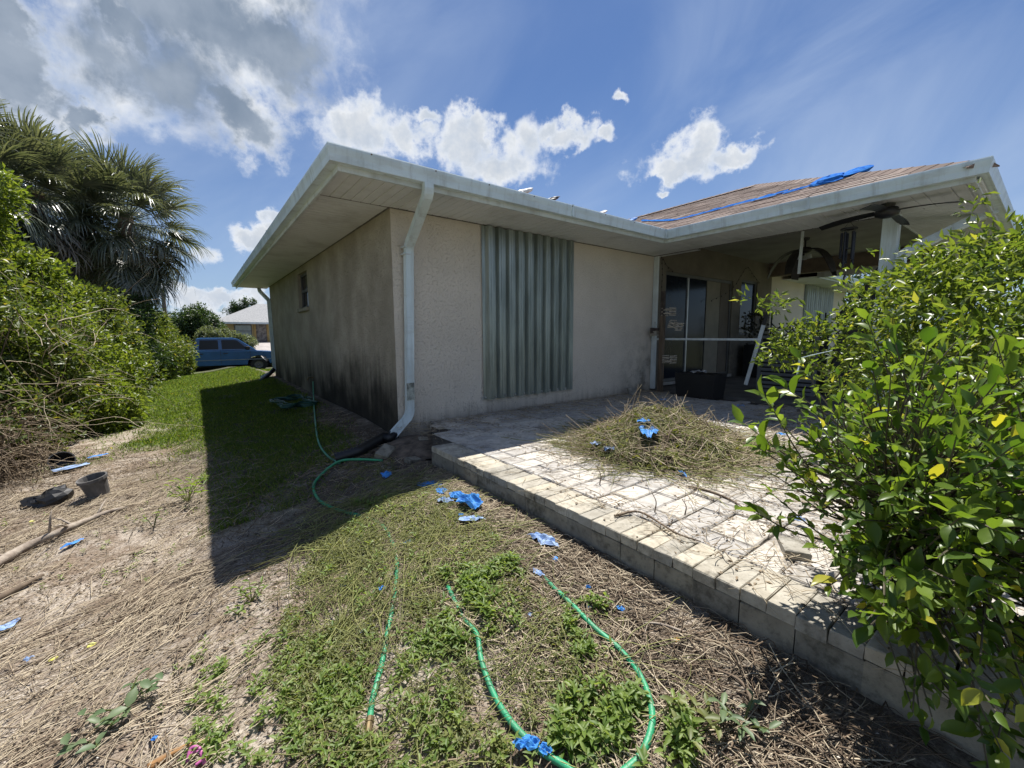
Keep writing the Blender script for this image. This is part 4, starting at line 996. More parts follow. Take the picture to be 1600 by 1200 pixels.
branch([at(960, 806, 2, .015), at(1000, 800, 2, .02), at(1055, 832, 2, .03), at(1095, 846, 2, .012)], .007, 'dark bent stick among debris on the patio edge', m_twig)
branch([gpt(1018, 875, .14), gpt(1024, 893, .06), gpt(1040, 925, .01)], .006, 'pale upright twig leaning against the patio wall', m_bark, twigs=2)
branch([gpt(1090, 1000, .01), gpt(1030, 985, .03), gpt(985, 980, .015)], .006, 'pale arching twig on straw below the patio wall', m_bark, twigs=1)
branch([gpt(1190, 1150, .01), gpt(1160, 1085, .04), gpt(1110, 1050, .02)], .007, 'brown twig in the dark litter at lower right', m_twig, twigs=2)
o = MB().tube(spline([gpt(294, 1195, .02), gpt(300, 1183, .035), gpt(312, 1182, .035), gpt(318, 1192, .02), gpt(306, 1200, .01)], 6), .006, 8).tube(spline([gpt(292, 1198, .015), gpt(303, 1187, .028), gpt(315, 1187, .028), gpt(320, 1198, .012)], 6), .006, 8).build('ribbon', mat('pink_ribbon', (.42, .10, .28), .5, .2, 20), None, origin=tuple(gpt(300, 1195)), smooth=True)
tag(o, 'curled pink ribbon on the soil at the bottom edge', 'ribbon')

# ------------------------------------------------------------------ neighbour across the street
nb = thing('neighbor_house', 'yellow neighbouring house with grey hip roof across the street', 'house', (4, 44, .42))
m_nw = mat('yellow_stucco', (.50, .38, .19), .9, .12, 1.5); m_nt = mat('ochre_trim', (.40, .27, .10), .8, .1, 3)
MB().box(.2, 14, 44, 54, .2, 2.4).build('wall', m_nw, nb)
b = MB(); x0_, x1_, y0_, y1_, hh = -.45, 15, 43.3, 55, 1.95; e_ = 2.4
b.add([(x0_, y0_, e_), (x1_, y0_, e_), (x1_, y1_, e_), (x0_, y1_, e_), (4.0, 49.1, e_+hh+.25), (9.5, 49.1, e_+hh+.25)], [(0, 1, 5, 4), (1, 2, 5), (2, 3, 4, 5), (3, 0, 4), (0, 3, 2, 1)])
b.build('roof', mat('grey_shingle', (.27, .275, .28), .95, .18, 9, .4, 60), nb)
MB().box(x0_, x1_, y0_-.03, y0_-.002, e_-.16, e_+.02).build('fascia', m_white, nb)
f = MB()
for (a_, c_, d_, e2) in ((1.35, 1.43, .95, 2.2), (2.72, 2.80, .95, 2.2), (1.43, 2.72, .95, 1.02), (1.43, 2.72, 2.12, 2.2), (1.43, 2.72, 1.55, 1.60)): f.box(a_, c_, 43.92, 44.02, d_, e2)
wn = f.build('window', MATS['bronze_frame'], nb); MB().box(1.43, 2.72, 43.96, 43.97, 1.02, 2.12).build('pane', mat('pale_glass', (.30, .36, .36), .2, .15, 1.5, spec=.8), wn)
MB().box(3.15, 4.05, 43.96, 43.995, .45, 2.3).build('door', mat('grey_door', (.24, .21, .19), .8, .45, 3), nb)
for (a_, c_) in ((2.95, 3.14), (4.06, 4.2)): MB().box(a_, c_, 43.9, 43.995, .3, 2.38).build('trim', m_nt, nb)
sd_ = thing('satellite_dish', 'white satellite dish by the corner of the grey neighbouring roof', 'satellite dish', (-.25, 43.2, 2.2))
MB().lathe((0, 0, 0), [(0, .0), (.2, .015), (.36, .05), (.46, .09), (.46, .10), (.36, .06), (0, .01)], 16).build('bowl', m_white, sd_, fix=False)
bw = sd_.children[0]; bw.data.transform(Matrix.Translation(-Vector(bw.location)+wloc(sd_))); bw.location = (0, 0, .65); bw.rotation_euler = (.5, 1.25, .2)
MB().tube([(-.25, 43.2, 1.6), (-.25, 43.2, 2.85)], .03, 6).build('mast', m_alum, sd_)
up = MB().tube([(-3.17, 30, -.6), (-3.17, 30, 4.1)], [.13, .10], 8).build('utility_pole', m_twig, None, origin=(-3.17, 30, -.6)); tag(up, 'dark utility pole top rising above the hedge near the palms', 'pole')

# ------------------------------------------------------------------ pickup truck on the street side
def truck():
    X0, Y0, Z0 = -4.35, 24.15, -1.0; before = set(bpy.data.objects)
    t = thing('pickup_truck', 'blue crew cab pickup truck parked beyond the lawn', 'truck', (X0+2.9, Y0+.95, Z0))
    paint = mat('blue_paint', (.018, .095, .25), .25, .12, 1.5, spec=.6, col2=(.014, .075, .20)); rub = mat('tyre_rubber', (.02, .02, .02), .9, .2, 30)
    P = lambda L: [(X0+x, Z0+z) for x, z in L]
    lower = [(0, .55), (0, 1.22), (2.42, 1.24), (2.45, 1.27), (5.05, 1.20), (5.75, 1.13), (5.92, 1.02), (5.96, .55), (5.55, .42), (5.50, .62), (5.35, .84), (5.05, .93), (4.75, .84), (4.6, .62), (4.56, .40), (1.72, .40), (1.66, .62), (1.5, .84), (1.2, .93), (.9, .84), (.76, .62), (.72, .50)]
    MB().prism(P(lower), Y0, Y0+1.9).build('body', paint, t, bevel=.035)
    cabp = [(2.47, 1.262), (2.52, 1.62), (2.60, 1.93), (2.75, 1.97), (4.02, 1.97), (4.25, 1.90), (5.02, 1.21)]
    b = MB(); n = len(cabp)
    V = []
    for sy in (0, 1):
        for x, z in cabp: ins = .03+.17*max(0, (z-1.25)/.7); V.append((X0+x, Y0+(ins if sy == 0 else 1.9-ins), Z0+z))
    b.add(V, [tuple(range(n)), tuple(range(2*n-1, n-1, -1))]+[(i, i+n, (i+1) % n+n, (i+1) % n) for i in range(n)]); b.build('cab', paint, t, bevel=.03)
    def win(L, nm='window'):
        V = []
        for x, z in L: ins = .03+.17*max(0, (z-1.25)/.7)-.006; V.append((X0+x, Y0+ins, Z0+z))
        MB().add(V, [tuple(range(len(L)))]).build(nm, mat('tinted_glass', (.012, .016, .02), .3, .1, 2, spec=.3), t, fix=False)
    m_glass_t = mat('tinted_glass', (.012, .016, .02), .3, .1, 2, spec=.3)
    win([(2.66, 1.33), (3.42, 1.33), (3.42, 1.84), (2.72, 1.84)]); win([(3.56, 1.33), (4.62, 1.33), (4.20, 1.80), (4.08, 1.84), (3.56, 1.84)])
    MB().add([(X0+4.30, Y0+.22, Z0+1.875), (X0+4.30, Y0+1.68, Z0+1.875), (X0+5.0, Y0+1.78, Z0+1.245), (X0+5.0, Y0+.12, Z0+1.245)], [(0, 1, 2, 3)]).build('windscreen', mat('screen_glass', (.10, .14, .17), .1, .1, 2, spec=.9), t, fix=False)
    MB().box(X0+.05, X0+5.9, Y0-.012, Y0+.0, Z0+.69, Z0+.735).build('side_moulding', mat('moulding_grey', (.16, .20, .25), .4, .1, 4), t)
    for x in (3.48, 2.47, 4.70): MB().box(X0+x, X0+x+.012, Y0-.004, Y0+.004, Z0+.5, Z0+1.24).build('door_seam', MATS['dark_gap'], t)
    for x in (3.30, 4.45): pass
    for x in (2.62, 3.6): MB().box(X0+x, X0+x+.18, Y0-.025, Y0-.002, Z0+1.06, Z0+1.10).build('handle', MATS['black_plastic'], t, bevel=.005)
    MB().box(X0+4.52, X0+4.70, Y0-.20, Y0-.02, Z0+1.28, Z0+1.47).build('mirror', MATS['black_plastic'], t, bevel=.03)
    for x in (1.2, 5.05):
        for y in (Y0+.02, Y0+1.63):
            w = MB().lathe((X0+x, y, Z0+.38), [(.2, .0), (.36, 0), (.38, .04), (.38, .21), (.36, .25), (.2, .25)], 24, 'y').build('wheel', rub, t, smooth=False)
            MB().lathe((X0+x, y+.02, Z0+.38), [(0, -.02), (.06, -.02), (.1, .03), (.2, .01), (.21, -.01), (.22, .06), (0, .08)], 16, 'y').build('rim', mat('dull_rim', (.12, .12, .12), .5, .2, 9), w)
    MB().box(X0+.6, X0+5.6, Y0+.27, Y0+1.62, Z0+.3, Z0+.42).build('chassis', MATS['dark_gap'], t)
    MB().box(X0+5.90, X0+6.02, Y0-.01, Y0+1.91, Z0+.5, Z0+.72).build('bumper', m_alum, t, bevel=.03)
    MB().box(X0+5.72, X0+5.90, Y0+.02, Y0+.35, Z0+.88, Z0+1.04).build('headlight', m_white, t, bevel=.02)
    SX = 1.17
    for o in set(bpy.data.objects)-before:
        if o.type == 'MESH':
            w0 = wloc(o)
            for v in o.data.vertices:
                gxw = v.co.x+w0.x; v.co.x = -1.88+(gxw+1.88)*SX-w0.x
truck()

# ------------------------------------------------------------------ palms
def frond_mesh(name, m, nl, fold, droop, pet, rad_):
    V = []; F = []; rn = []
    def addq(vs, fs, r):
        o = len(V); V.extend(vs); F.extend([tuple(i+o for i in f) for f in fs]); rn.extend([r]*len(vs))
    for k in range(4):
        a, c = k/4*pet, (k+1)/4*pet; za, zc = -.10*(a/pet)**2*pet, -.10*(c/pet)**2*pet
        addq([(a, -.014, za), (a, .014, za), (c, .012, zc), (c, -.012, zc), (a, 0, za-.02), (c, 0, zc-.02)], [(0, 1, 2, 3), (0, 3, 5, 4), (1, 4, 5, 2)], .3)
    tipz = -.10*pet
    for k in range(nl):
        a = -1.95+3.9*k/(nl-1); L = rad_*(.62+.38*math.cos(a*.55))*random.uniform(.88, 1.06)
        base = Vector((pet+.32*math.cos(a*.4)*(1-abs(a)/2.4), 0, tipz-.05*(1-abs(a)/2)))
        d = Vector((math.cos(a), math.sin(a)*(1-.35*fold), -.15+abs(math.sin(a))*fold*.6)).normalized()
        pts = []; p = base.copy(); dd = (d+Vector((0, random.uniform(-.08, .08), random.uniform(-.1, .1)))).normalized(); st = L/5; dr_ = droop*random.uniform(.5, 1.9)
        for i in range(6):
            pts.append(p.copy()); p += dd*st; dd = (dd+Vector((0, 0, -dr_*(.05+.13*i)))).normalized()
        vs = []
        for i, q in enumerate(pts):
            w = (.015, .021, .020, .016, .010, .002)[i]; sd = dd.cross(Vector((0, 0, 1))); sd = sd.normalized() if sd.length > .01 else Vector((0, 1, 0))
            vs += [q-sd*w, q+sd*w+Vector((0, 0, .006))]
        addq(vs, [(2*i, 2*i+1, 2*i+3, 2*i+2) for i in range(5)], random.random())
    me = bpy.data.meshes.new(name); me.from_pydata(V, [], F); me.update(); me.materials.append(m)
    a = me.attributes.new('rnd', 'FLOAT', 'POINT'); a.data.foreach_set('value', rn); return me
m_fr = leafmat('palm_green', (.055, .075, .05), (.165, .185, .135), .2, .34, spec=.9)
m_fd = leafmat('palm_dead', (.13, .115, .095), (.30, .275, .235), .12, .6)
fr_g = [frond_mesh('frond', m_fr, 42, .5, dr, 1.0, 1.05) for dr in (.6, 1.0, 1.5, 1.9)]
fr_d = [frond_mesh('frond', m_fd, 30, .75, dr, .8, .95) for dr in (1.6, 2.2)]
def palm(x, y, z0, zc, label, s=1., nf=44, seed=0):
    rs = random.Random(seed)
    t = thing('cabbage_palm', label, 'palm tree', (x, y, z0), 'cabbage palms beyond the hedge')
    n = 14; tr = MB().tube([(x+.05*math.sin(i*.5), y, z0+(zc-z0)*i/n) for i in range(n+1)], [(.19+.03*(i % 2))*(1.15-.2*i/n) for i in range(n+1)], 12).build('trunk', m_twig, t)
    def put(me, az, el, zz, sc):
        o = link('frond', me, t, (.12*math.cos(az), .12*math.sin(az), zz-z0)); o.rotation_euler = (rs.uniform(-.35, .35), -el, az); o.scale = (sc,)*3
    for k in range(nf):
        u = k/nf; el = rad(84-118*u+rs.uniform(-9, 9)); put(rs.choice(fr_g if el > 0 else fr_g[1:]), k*2.4+rs.uniform(-.3, .3), el, zc-.45*u, s*rs.uniform(.88, 1.08))
    for k in range(46):
        u = k/46; el = rad(-22-60*u+rs.uniform(-8, 8)); put(rs.choice(fr_d if rs.random() < .55 else fr_g[2:]), k*2.4, el, zc-.45-.8*u, s*rs.uniform(.85, 1.1))
palm(-3.30, 14, -.6, 4.95, 'large cabbage palm with dead frond skirt, nearest the house', .97, 56, 1)
palm(-5.05, 13.0, -.6, 5.05, 'tallest cabbage palm, in the middle of the group', .92, 50, 2)
palm(-6.1, 11.6, -.6, 4.95, 'cabbage palm at the left picture edge above the bright tree', .92, 48, 3)
palm(-4.5, 16.2, -.7, 5.1, 'cabbage palm standing just behind the one nearest the house', .95, 40, 4)

# ------------------------------------------------------------------ shrubs and trees made of twigs and leaf clumps
def clump_leaves(ells, n, L, seed, clump=.55, per=7, up=.5, inner=.35, spread=2.2):
    rs = np.random.RandomState(seed); w = np.array([e[1][0]*e[1][1]*e[1][2] for e in ells])**.67; w = w/w.sum()
    idx = rs.choice(len(ells), n*2, p=w); C_ = np.array([e[0] for e in ells])[idx]; R_ = np.array([e[1] for e in ells])[idx]
    u = unit(rs.normal(size=(n*2, 3))); rr = (inner+(1-inner)*rs.rand(n*2)**.5)[:, None]
    bump = 1+.30*(vnoise(u[:, 0]*3+seed+idx, u[:, 2]*3+u[:, 1]*2+5)-.5)[:, None]*2
    P = C_+u*R_*rr*bump
    dens = vnoise(P[:, 0]*2.6+seed, P[:, 1]*2.6+P[:, 2]*2.1)*.6+vnoise(P[:, 0]*6+2, P[:, 2]*6+P[:, 1]*4+seed)*.4
    keep = np.argsort(-(dens+rs.rand(n*2)*(1-clump)))[:n]; P = P[keep]; u = u[keep]
    PP = np.repeat(P, per, 0); out = np.repeat(u, per, 0); m = len(PP)
    D = unit(rdir(m)*1.0+out*.55+np.array([0, 0, .12])); N = unit(rdir(m)*.7+np.array([0, 0, up])+out*.4)
    PP = PP+D*(L*.25)+rdir(m)*L*spread*.35
    return PP, D, N, P
def shrub(name, label, cat, base, ells, n, L, m, group=None, seed=1, W=.42, per=7, clump=.55, inner=.35, nst=14, stem_m=None, tpl=LEAF2, stem_r=.018, trunkname='stem', crown='foliage'):
    t = thing(name, label, cat, base, group)
    P, D, N, K = clump_leaves(ells, n, L, seed, clump, per, inner=inner)
    Ls = L*(.65+.7*RNG.rand(len(P)))
    V, F, r = leaf_arrays(P, D, N, Ls, Ls*W, tpl)
    o = link(crown, np_mesh(crown, V-np.array(base), F, m, r), t); o['kind'] = 'stuff'
    rs = random.Random(seed); b = MB(); B = Vector(base)
    for k in range(nst):
        q = Vector(K[rs.randrange(len(K))]); mid = (B*.5+q*.5)+Vector((rs.uniform(-.15, .15), rs.uniform(-.15, .15), .12)); b0 = B+Vector((rs.uniform(-.25, .25), rs.uniform(-.25, .25), 0))*min(1, stem_r*30)
        b.tube([b0, (b0+mid)/2+Vector((rs.uniform(-.05, .05),)*3), mid, q], [stem_r, stem_r*.8, stem_r*.55, stem_r*.25], 5, cap=False)
    b.build(trunkname, stem_m or m_twig, t)
    return t, K
m_lh = leafmat('hedge_leaf', (.052, .085, .016), (.125, .16, .036), .38, .42, c3=(.22, .20, .04))
m_lb = leafmat('bright_leaf', (.07, .115, .016), (.16, .20, .038), .44, .42)
m_ld = leafmat('dark_leaf', (.025, .055, .018), (.06, .095, .032), .30, .42)
m_lp = leafmat('pale_leaf', (.08, .11, .06), (.17, .20, .13), .3, .5)
GH = 'shrubs of the overgrown hedge'
g0 = lambda x, y: (x, y, float(gz(x, y)))
shrub('hedge_shrub', 'nearest hedge shrub with vines at the left picture edge', 'shrub', g0(-4.3, 3.2), [((-4.35, 3.3, .7), (.95, 1.2, 1.15)), ((-4.5, 3.7, 1.75), (.85, 1.1, .8)), ((-3.8, 3.9, .5), (.8, .9, .8))], 5200, .085, m_lh, GH, 21)
shrub('hedge_shrub', 'second hedge shrub with dense yellow green leaves', 'shrub', g0(-4.0, 6.2), [((-4.0, 6.0, .6), (1.15, 1.3, 1.05)), ((-4.2, 6.6, 1.5), (.9, 1.1, .75)), ((-3.25, 6.0, .05), (.55, .9, .5))], 4200, .09, m_lb, GH, 22)
shrub('hedge_shrub', 'middle hedge shrub under the palm skirts', 'shrub', g0(-3.9, 9.2), [((-3.9, 9.2, .7), (1.2, 1.6, 1.2)), ((-3.9, 9.6, 1.6), (.9, 1.2, .65)), ((-3.2, 8.6, .1), (.7, 1.0, .55))], 3600, .10, m_lh, GH, 23)
shrub('hedge_shrub', 'dark hedge shrub below the palm nearest the house', 'shrub', g0(-3.7, 12.6), [((-3.7, 12.6, .6), (1.15, 1.7, 1.2)), ((-3.5, 12.9, 1.6), (.8, 1.2, .75))], 3200, .11, m_ld, GH, 24)
shrub('hedge_shrub', 'fifth hedge shrub, sloping down toward the truck', 'shrub', g0(-3.4, 16.2), [((-3.4, 16.2, .45), (1.1, 1.8, 1.15)), ((-2.9, 16.5, .2), (.7, 1.1, .8)), ((-3.2, 16.6, 1.35), (.75, 1.1, .7))], 3000, .12, m_lh, GH, 25)
shrub('hedge_shrub', 'last hedge shrub, covering the bed of the blue truck', 'shrub', g0(-3.0, 20.2), [((-3.0, 20.2, .1), (1.15, 1.6, 1.1)), ((-2.5, 20.6, -.3), (.65, 1.0, .65)), ((-3.3, 20, 1.2), (.8, 1, .8)), ((-2.75, 20.6, .6), (.5, .8, .6))], 3000, .13, m_lh, GH, 26)
shrub('hedge_shrub', 'low bright shrub at the hedge foot beside the lawn', 'shrub', g0(-2.95, 4.9), [((-2.95, 4.7, -.15), (.42, .6, .42)), ((-3.2, 5.1, .1), (.4, .5, .45))], 900, .075, m_lb, GH, 27, nst=8)
shrub('broadleaf_tree', 'bright green tree standing in front of the leftmost palm', 'tree', g0(-5.3, 6.6), [((-4.9, 6.3, 2.3), (1.0, 1.0, .9)), ((-4.55, 6.0, 3.35), (.62, .7, .55)), ((-4.3, 6.8, 2.0), (.7, .8, .6)), ((-5.3, 6.3, 3.6), (.8, .9, .6)), ((-4.85, 6.2, 3.0), (.7, .8, .6))], 4600, .10, m_lb, None, 28, stem_r=.05, trunkname='trunk', crown='crown')
shrub('broadleaf_tree', 'distant round dark green tree beyond the hedge end', 'tree', (-1.55, 40, 0.1), [((-1.6, 40, 1.9), (1.75, 1.5, 1.55)), ((-.6, 40.2, 1.6), (1.0, 1, 1.1)), ((-2.9, 40, 1.6), (1.2, 1.2, 1.3))], 2600, .2, m_ld, None, 29, stem_r=.09, trunkname='trunk', crown='crown')
shrub('shrub', 'pale leafy shrub in front of the yellow neighbouring house', 'shrub', (.2, 38, -.2), [((-.6, 38, .9), (1.1, .8, .8)), ((.6, 38, .8), (.9, .7, .6)), ((1.7, 38, .55), (.75, .6, .5))], 1600, .17, m_lp, None, 30)
shrub('broadleaf_tree', 'dark spindly treetop rising behind the grey neighbouring roof', 'tree', (4.0, 60, .5), [((2.6, 60, 4.8), (.28, .3, .75)), ((3.3, 60, 5.0), (.28, .3, .7)), ((4.0, 60, 5.5), (.3, .3, .75)), ((4.6, 60, 5.4), (.4, .3, .5)), ((3.2, 60, 4.3), (1.6, .4, .5))], 420, .22, m_ld, None, 31, stem_r=.08, trunkname='trunk', crown='crown')

shrub('hedge_shrub', 'straggling shrub growing out of the dead brush at left', 'shrub', g0(-3.8, 2.6), [((-3.9, 2.6, .25), (.7, .8, .55)), ((-3.5, 3.1, -.1), (.4, .5, .4))], 620, .07, m_lh, GH, 33, nst=10, per=5)
q_ = at(1350, 428, 0, 21)
shrub('broadleaf_tree', 'leafy green tree glimpsed through the porch beyond the far eave', 'tree', (21, float(q_[1])-.6, -.3), [((21, q_[1], q_[2]), (1.6, 1.8, 1.0)), ((21.4, q_[1]-1.6, q_[2]-.8), (1.5, 1.6, 1.2)), ((21, q_[1]+.3, q_[2]-1.5), (1.4, 1.5, 1.0))], 1500, .16, m_ld, None, 34, stem_r=.07, trunkname='trunk', crown='crown')
# tangle of dead vines and twigs under the nearest shrub
def curl(n, P0, L, m=7, wig=.35, sag=.0, dirbias=None, flat=1.):
    D = rdir(n); D[:, 2] *= flat
    if dirbias is not None: D = D+dirbias
    D = unit(D); P = [P0]; st = (np.broadcast_to(L, (n,))/(m-1))[:, None]
    for i in range(m-1):
        P.append(P[-1]+D*st); D = unit(D+rdir(n)*wig*np.array([1, 1, flat])+np.array([0, 0, -sag]))
    return np.stack(P, 1)
m_straw = leafmat('dry_straw', (.19, .145, .10), (.54, .46, .33), .10, .65, spec=.3)
m_brush = leafmat('dead_brush', (.09, .065, .045), (.30, .235, .16), .05, .75, spec=.25)
m_gstem = leafmat('drying_vine', (.12, .14, .045), (.32, .32, .12), .12, .65, spec=.25)
bt = thing('brush_tangle', 'tangle of dead brown vines and twigs below the nearest hedge shrub', 'brush', g0(-3.75, 2.2))
n = 1900; U = rdir(n); U[:, 2] = np.abs(U[:, 2]); rr = RNG.rand(n, 1)**.5
P0 = np.array([-3.95, 2.3, -.5])+U*rr*np.array([.8, 1.1, .8])*(.6+.8*vnoise(U[:, 0]*2+3, U[:, 1]*2+U[:, 2]*2)[:, None])
V, F, r = straw_arrays(curl(n, P0, RNG.uniform(.25, .9, n), 8, .45, .10), RNG.uniform(.002, .0055, n))
o = link('twigs', np_mesh('twigs', V-np.array(bt.location), F, m_brush, r), bt); o['kind'] = 'stuff'
n = 4200; U = rdir(n); U[:, 2] = np.abs(U[:, 2]); P0 = np.array([-3.95, 2.45, -.5])+U*RNG.rand(n, 1)**.5*np.array([.8, .9, .95])
V, F, r = leaf_arrays(P0, rdir(n), rdir(n), RNG.uniform(.03, .07, n), RNG.uniform(.015, .03, n))
o = link('dry_leaves', np_mesh('dry_leaves', V-np.array(bt.location), F, m_brush, r), bt); o['kind'] = 'stuff'
bt2 = thing('brush_tangle', 'bare pale vines trailing over the face of the hedge', 'brush', g0(-3.3, 3.6))
n = 130; P0 = np.stack([RNG.uniform(-3.7, -3.0, n), RNG.uniform(1.7, 5.5, n), RNG.uniform(-.3, 1.5, n)], 1)
V, F, r = straw_arrays(curl(n, P0, RNG.uniform(.5, 1.5, n), 10, .25, .08, np.array([.1, .3, .1])), RNG.uniform(.002, .0045, n))
o = link('vines', np_mesh('vines', V-np.array(bt2.location), F, m_straw, r), bt2); o['kind'] = 'stuff'

# ------------------------------------------------------------------ lawn and litter
def put_stuff(name, V, F, m, r, label, cat):
    o = link(name, np_mesh(name, V, F, m, r)); return tag(o, label, cat, None, 'stuff')
def on(X, Y, dz=0.): return np.stack([X, Y, gz(X, Y)+dz], 1)
m_grass = leafmat('lawn_grass', (.07, .125, .018), (.17, .235, .042), .45, .5, c3=(.32, .28, .11))
n = 190000; X = RNG.uniform(-3.6, -.12, n); Y = -.8+RNG.rand(n)**1.6*17.5; k = (grass_w(X, Y)*(.35+vnoise(X*3, Y*3)) > RNG.rand(n)*1.0); X, Y = X[k][:90000], Y[k][:90000]
P = on(X, Y, -.005); n = len(P); D = unit(rdir(n)*np.array([.8, .8, .3])+np.array([0, 0, .75])); s = (1+.12*np.clip(Y, 0, 15))
V, F, r = leaf_arrays(P, D, rdir(n), RNG.uniform(.025, .065, n)*s**.35, .0045*s)
put_stuff('lawn_grass', V, F, m_grass, r, 'rough green lawn grass along the side of the house', 'grass')
n = 26000; X = RNG.uniform(-9, 7, n); Y = RNG.uniform(17, 24, n); P = on(X, Y, 0); V, F, r = leaf_arrays(P, unit(rdir(n)*.6+np.array([0, 0, .8])), rdir(n), .11, .025)
put_stuff('verge_grass', V, F, m_grass, r, 'long grass on the verge in front of the truck', 'grass')
# straw: dry stems lying all over the near ground
def straw_field(n, xr, yr, L, r, z=.006, w=None, m=5, wig=.25, flat=.10, bias=None, mat_=None, name='dry_straw', label='', gap=.5):
    X = RNG.uniform(*xr, n); Y = RNG.uniform(*yr, n); d = vnoise(X*1.9+4, Y*1.9)*.65+vnoise(X*5, Y*5+2)*.35
    k = d > gap*RNG.rand(n)+.12
    if w is not None: k &= w(X, Y) > RNG.rand(n)
    X, Y = X[k], Y[k]; nn = len(X); P0 = on(X, Y, z)
    PL = curl(nn, P0, RNG.uniform(*L, nn), m, wig, 0, bias, flat)
    zg = gz(PL[..., 0].ravel(), PL[..., 1].ravel()).reshape(PL.shape[:2]); lift = RNG.rand(nn, 1)*.018+np.abs(RNG.normal(size=(nn, m)))*.008
    PL[..., 2] = zg+z+lift
    PL[:, :, 0] = np.minimum(PL[:, :, 0], -.125)
    V, F, rr = straw_arrays(PL, RNG.uniform(*r, nn)); return put_stuff(name, V, F, mat_ or m_straw, rr, label, 'straw')
nog = lambda X, Y: (1-.93*grass_w(X, Y))*(1-.7*sstep(X, -.8, -.3)*sstep(-Y, 3.4, 3.9))
straw_field(5600, (-4.0, -.13), (-4.4, 2.6), (.06, .26), (.0009, .0023), w=nog, label='loose dry straw scattered over the sandy ground', gap=.75)
straw_field(2800, (-3.4, -1.9), (-3.2, 1.2), (.14, .5), (.001, .0028), w=nog, bias=np.array([.9, .75, 0]), label='long raked straw stems lying on the left ground')
straw_field(3800, (-.95, -.13), (-4.3, -1.2), (.08, .34), (.001, .0028), w=lambda X, Y: 1-.75*sstep(X, -.8, -.3)*sstep(-Y, 3.4, 3.9), bias=np.array([.35, -.6, 0]), label='thick straw band along the foot of the patio wall', gap=.2)
straw_field(1700, (-.75, -.13), (-4.4, -2.2), (.06, .3), (.0012, .0034), bias=np.array([.35, -.6, 0]), mat_=leafmat('dark_stem', (.05, .038, .028), (.17, .125, .085), .04, .8, spec=.2), name='dead_twigs', label='dark broken stems along the foot of the patio wall', gap=.25)
straw_field(3000, (-3.6, -.13), (-4.3, 2.6), (.1, .4), (.0018, .0042), w=nog, mat_=m_brush, name='dead_twigs', label='broken brown twigs lying among the straw', gap=.9)
straw_field(900, (-1.45, -.3), (-2.7, -1.2), (.15, .55), (.001, .0026), z=.03, flat=.6, mat_=m_gstem, name='drying_vines', label='drying yellowish vines over the weed patch', gap=.2)
# flakes of dead leaf
n = 60000; X = RNG.uniform(-4.2, -.13, n); Y = RNG.uniform(-4.4, 3.2, n); k = (vnoise(X*2.3, Y*2.3+8)*.7+vnoise(X*7, Y*7)*.3 > .20+.38*RNG.rand(n)) & (nog(X, Y) > RNG.rand(n)); X, Y = X[k], Y[k]; n = len(X)
V, F, r = leaf_arrays(on(X, Y, .006), unit(rdir(n)*np.array([1, 1, .25])), unit(rdir(n)*.35+np.array([0, 0, 1])), RNG.uniform(.008, .028, n), RNG.uniform(.004, .013, n))
put_stuff('leaf_litter', V, F, m_brush, r, 'small flakes of dead leaf littering the bare soil', 'litter')
n = 16000; X = RNG.uniform(-4.2, -.13, n); Y = RNG.uniform(-4.4, 3.2, n); k = (vnoise(X*3.1+9, Y*3.1)*.6+vnoise(X*8, Y*8+4)*.4 > .3+.4*RNG.rand(n)) & (nog(X, Y) > RNG.rand(n)); X, Y = X[k], Y[k]; n = len(X)
V, F, r = leaf_arrays(on(X, Y, .008), unit(rdir(n)*np.array([1, 1, .5])), unit(rdir(n)*.8+np.array([0, 0, 1])), RNG.uniform(.010, .034, n), RNG.uniform(.004, .012, n))
put_stuff('bark_flakes', V, F, leafmat('dark_flake', (.045, .034, .026), (.15, .11, .08), .03, .8, spec=.2), r, 'dark curled flakes of bark and leaf over the raked soil', 'litter')
n = 9000; X = RNG.uniform(-3.8, -.13, n); Y = RNG.uniform(-4.4, 2.5, n); k = (vnoise(X*2+19, Y*2) > .25+.4*RNG.rand(n)) & (nog(X, Y) > RNG.rand(n)); X, Y = X[k], Y[k]; n = len(X)
V, F, r = leaf_arrays(on(X, Y, .006), unit(rdir(n)*np.array([1, 1, .4])), unit(rdir(n)*.7+np.array([0, 0, 1])), RNG.uniform(.005, .014, n), RNG.uniform(.004, .010, n))
put_stuff('shell_chips', V, F, leafmat('pale_chip', (.40, .36, .31), (.66, .62, .56), .02, .8, spec=.2), r, 'pale chips of shell and gravel in the sandy soil', 'gravel')
# litter on the patio
def patio_litter():
    n = 9000; X = RNG.uniform(-.08, 4.7, n); Y = RNG.uniform(-5.2, -.05, n)
    wall = sstep(Y, -1.1, -.05)*.75; edge = np.exp(-((X-.16)/.16)**2)*sstep(-Y, 1.9, 3.2)*.8; right = sstep(-Y+X*.35, 3.3, 4.0)
    hp = np.exp(-(((X-1.6)/1.15)**2+((Y+2.3)/1.1)**2)**2)*.8
    k = (np.maximum.reduce([wall, edge, right, hp, 0*X+.05])*(.4+1.1*vnoise(X*5, Y*5)) > RNG.rand(n)); return X[k], Y[k]
X, Y = patio_litter(); n = len(X)
V1, F1, r1 = leaf_arrays(np.stack([X, Y, 0*X+.006], 1), unit(rdir(n)*np.array([1, 1, .25])), unit(rdir(n)*.4+np.array([0, 0, 1])), RNG.uniform(.012, .04, n), RNG.uniform(.005, .016, n))
put_stuff('leaf_litter', V1, F1, m_brush, r1, 'dead leaf litter lying on the patio pavers', 'litter')
X, Y = patio_litter(); n = len(X); PL = curl(n, np.stack([X, Y, 0*X+.008], 1), RNG.uniform(.05, .24, n), 5, .3, 0, np.array([.2, -.3, 0]), .08); PL[..., 2] = .008+RNG.rand(n, 1)*.025+np.abs(RNG.normal(size=(n, 5)))*.004
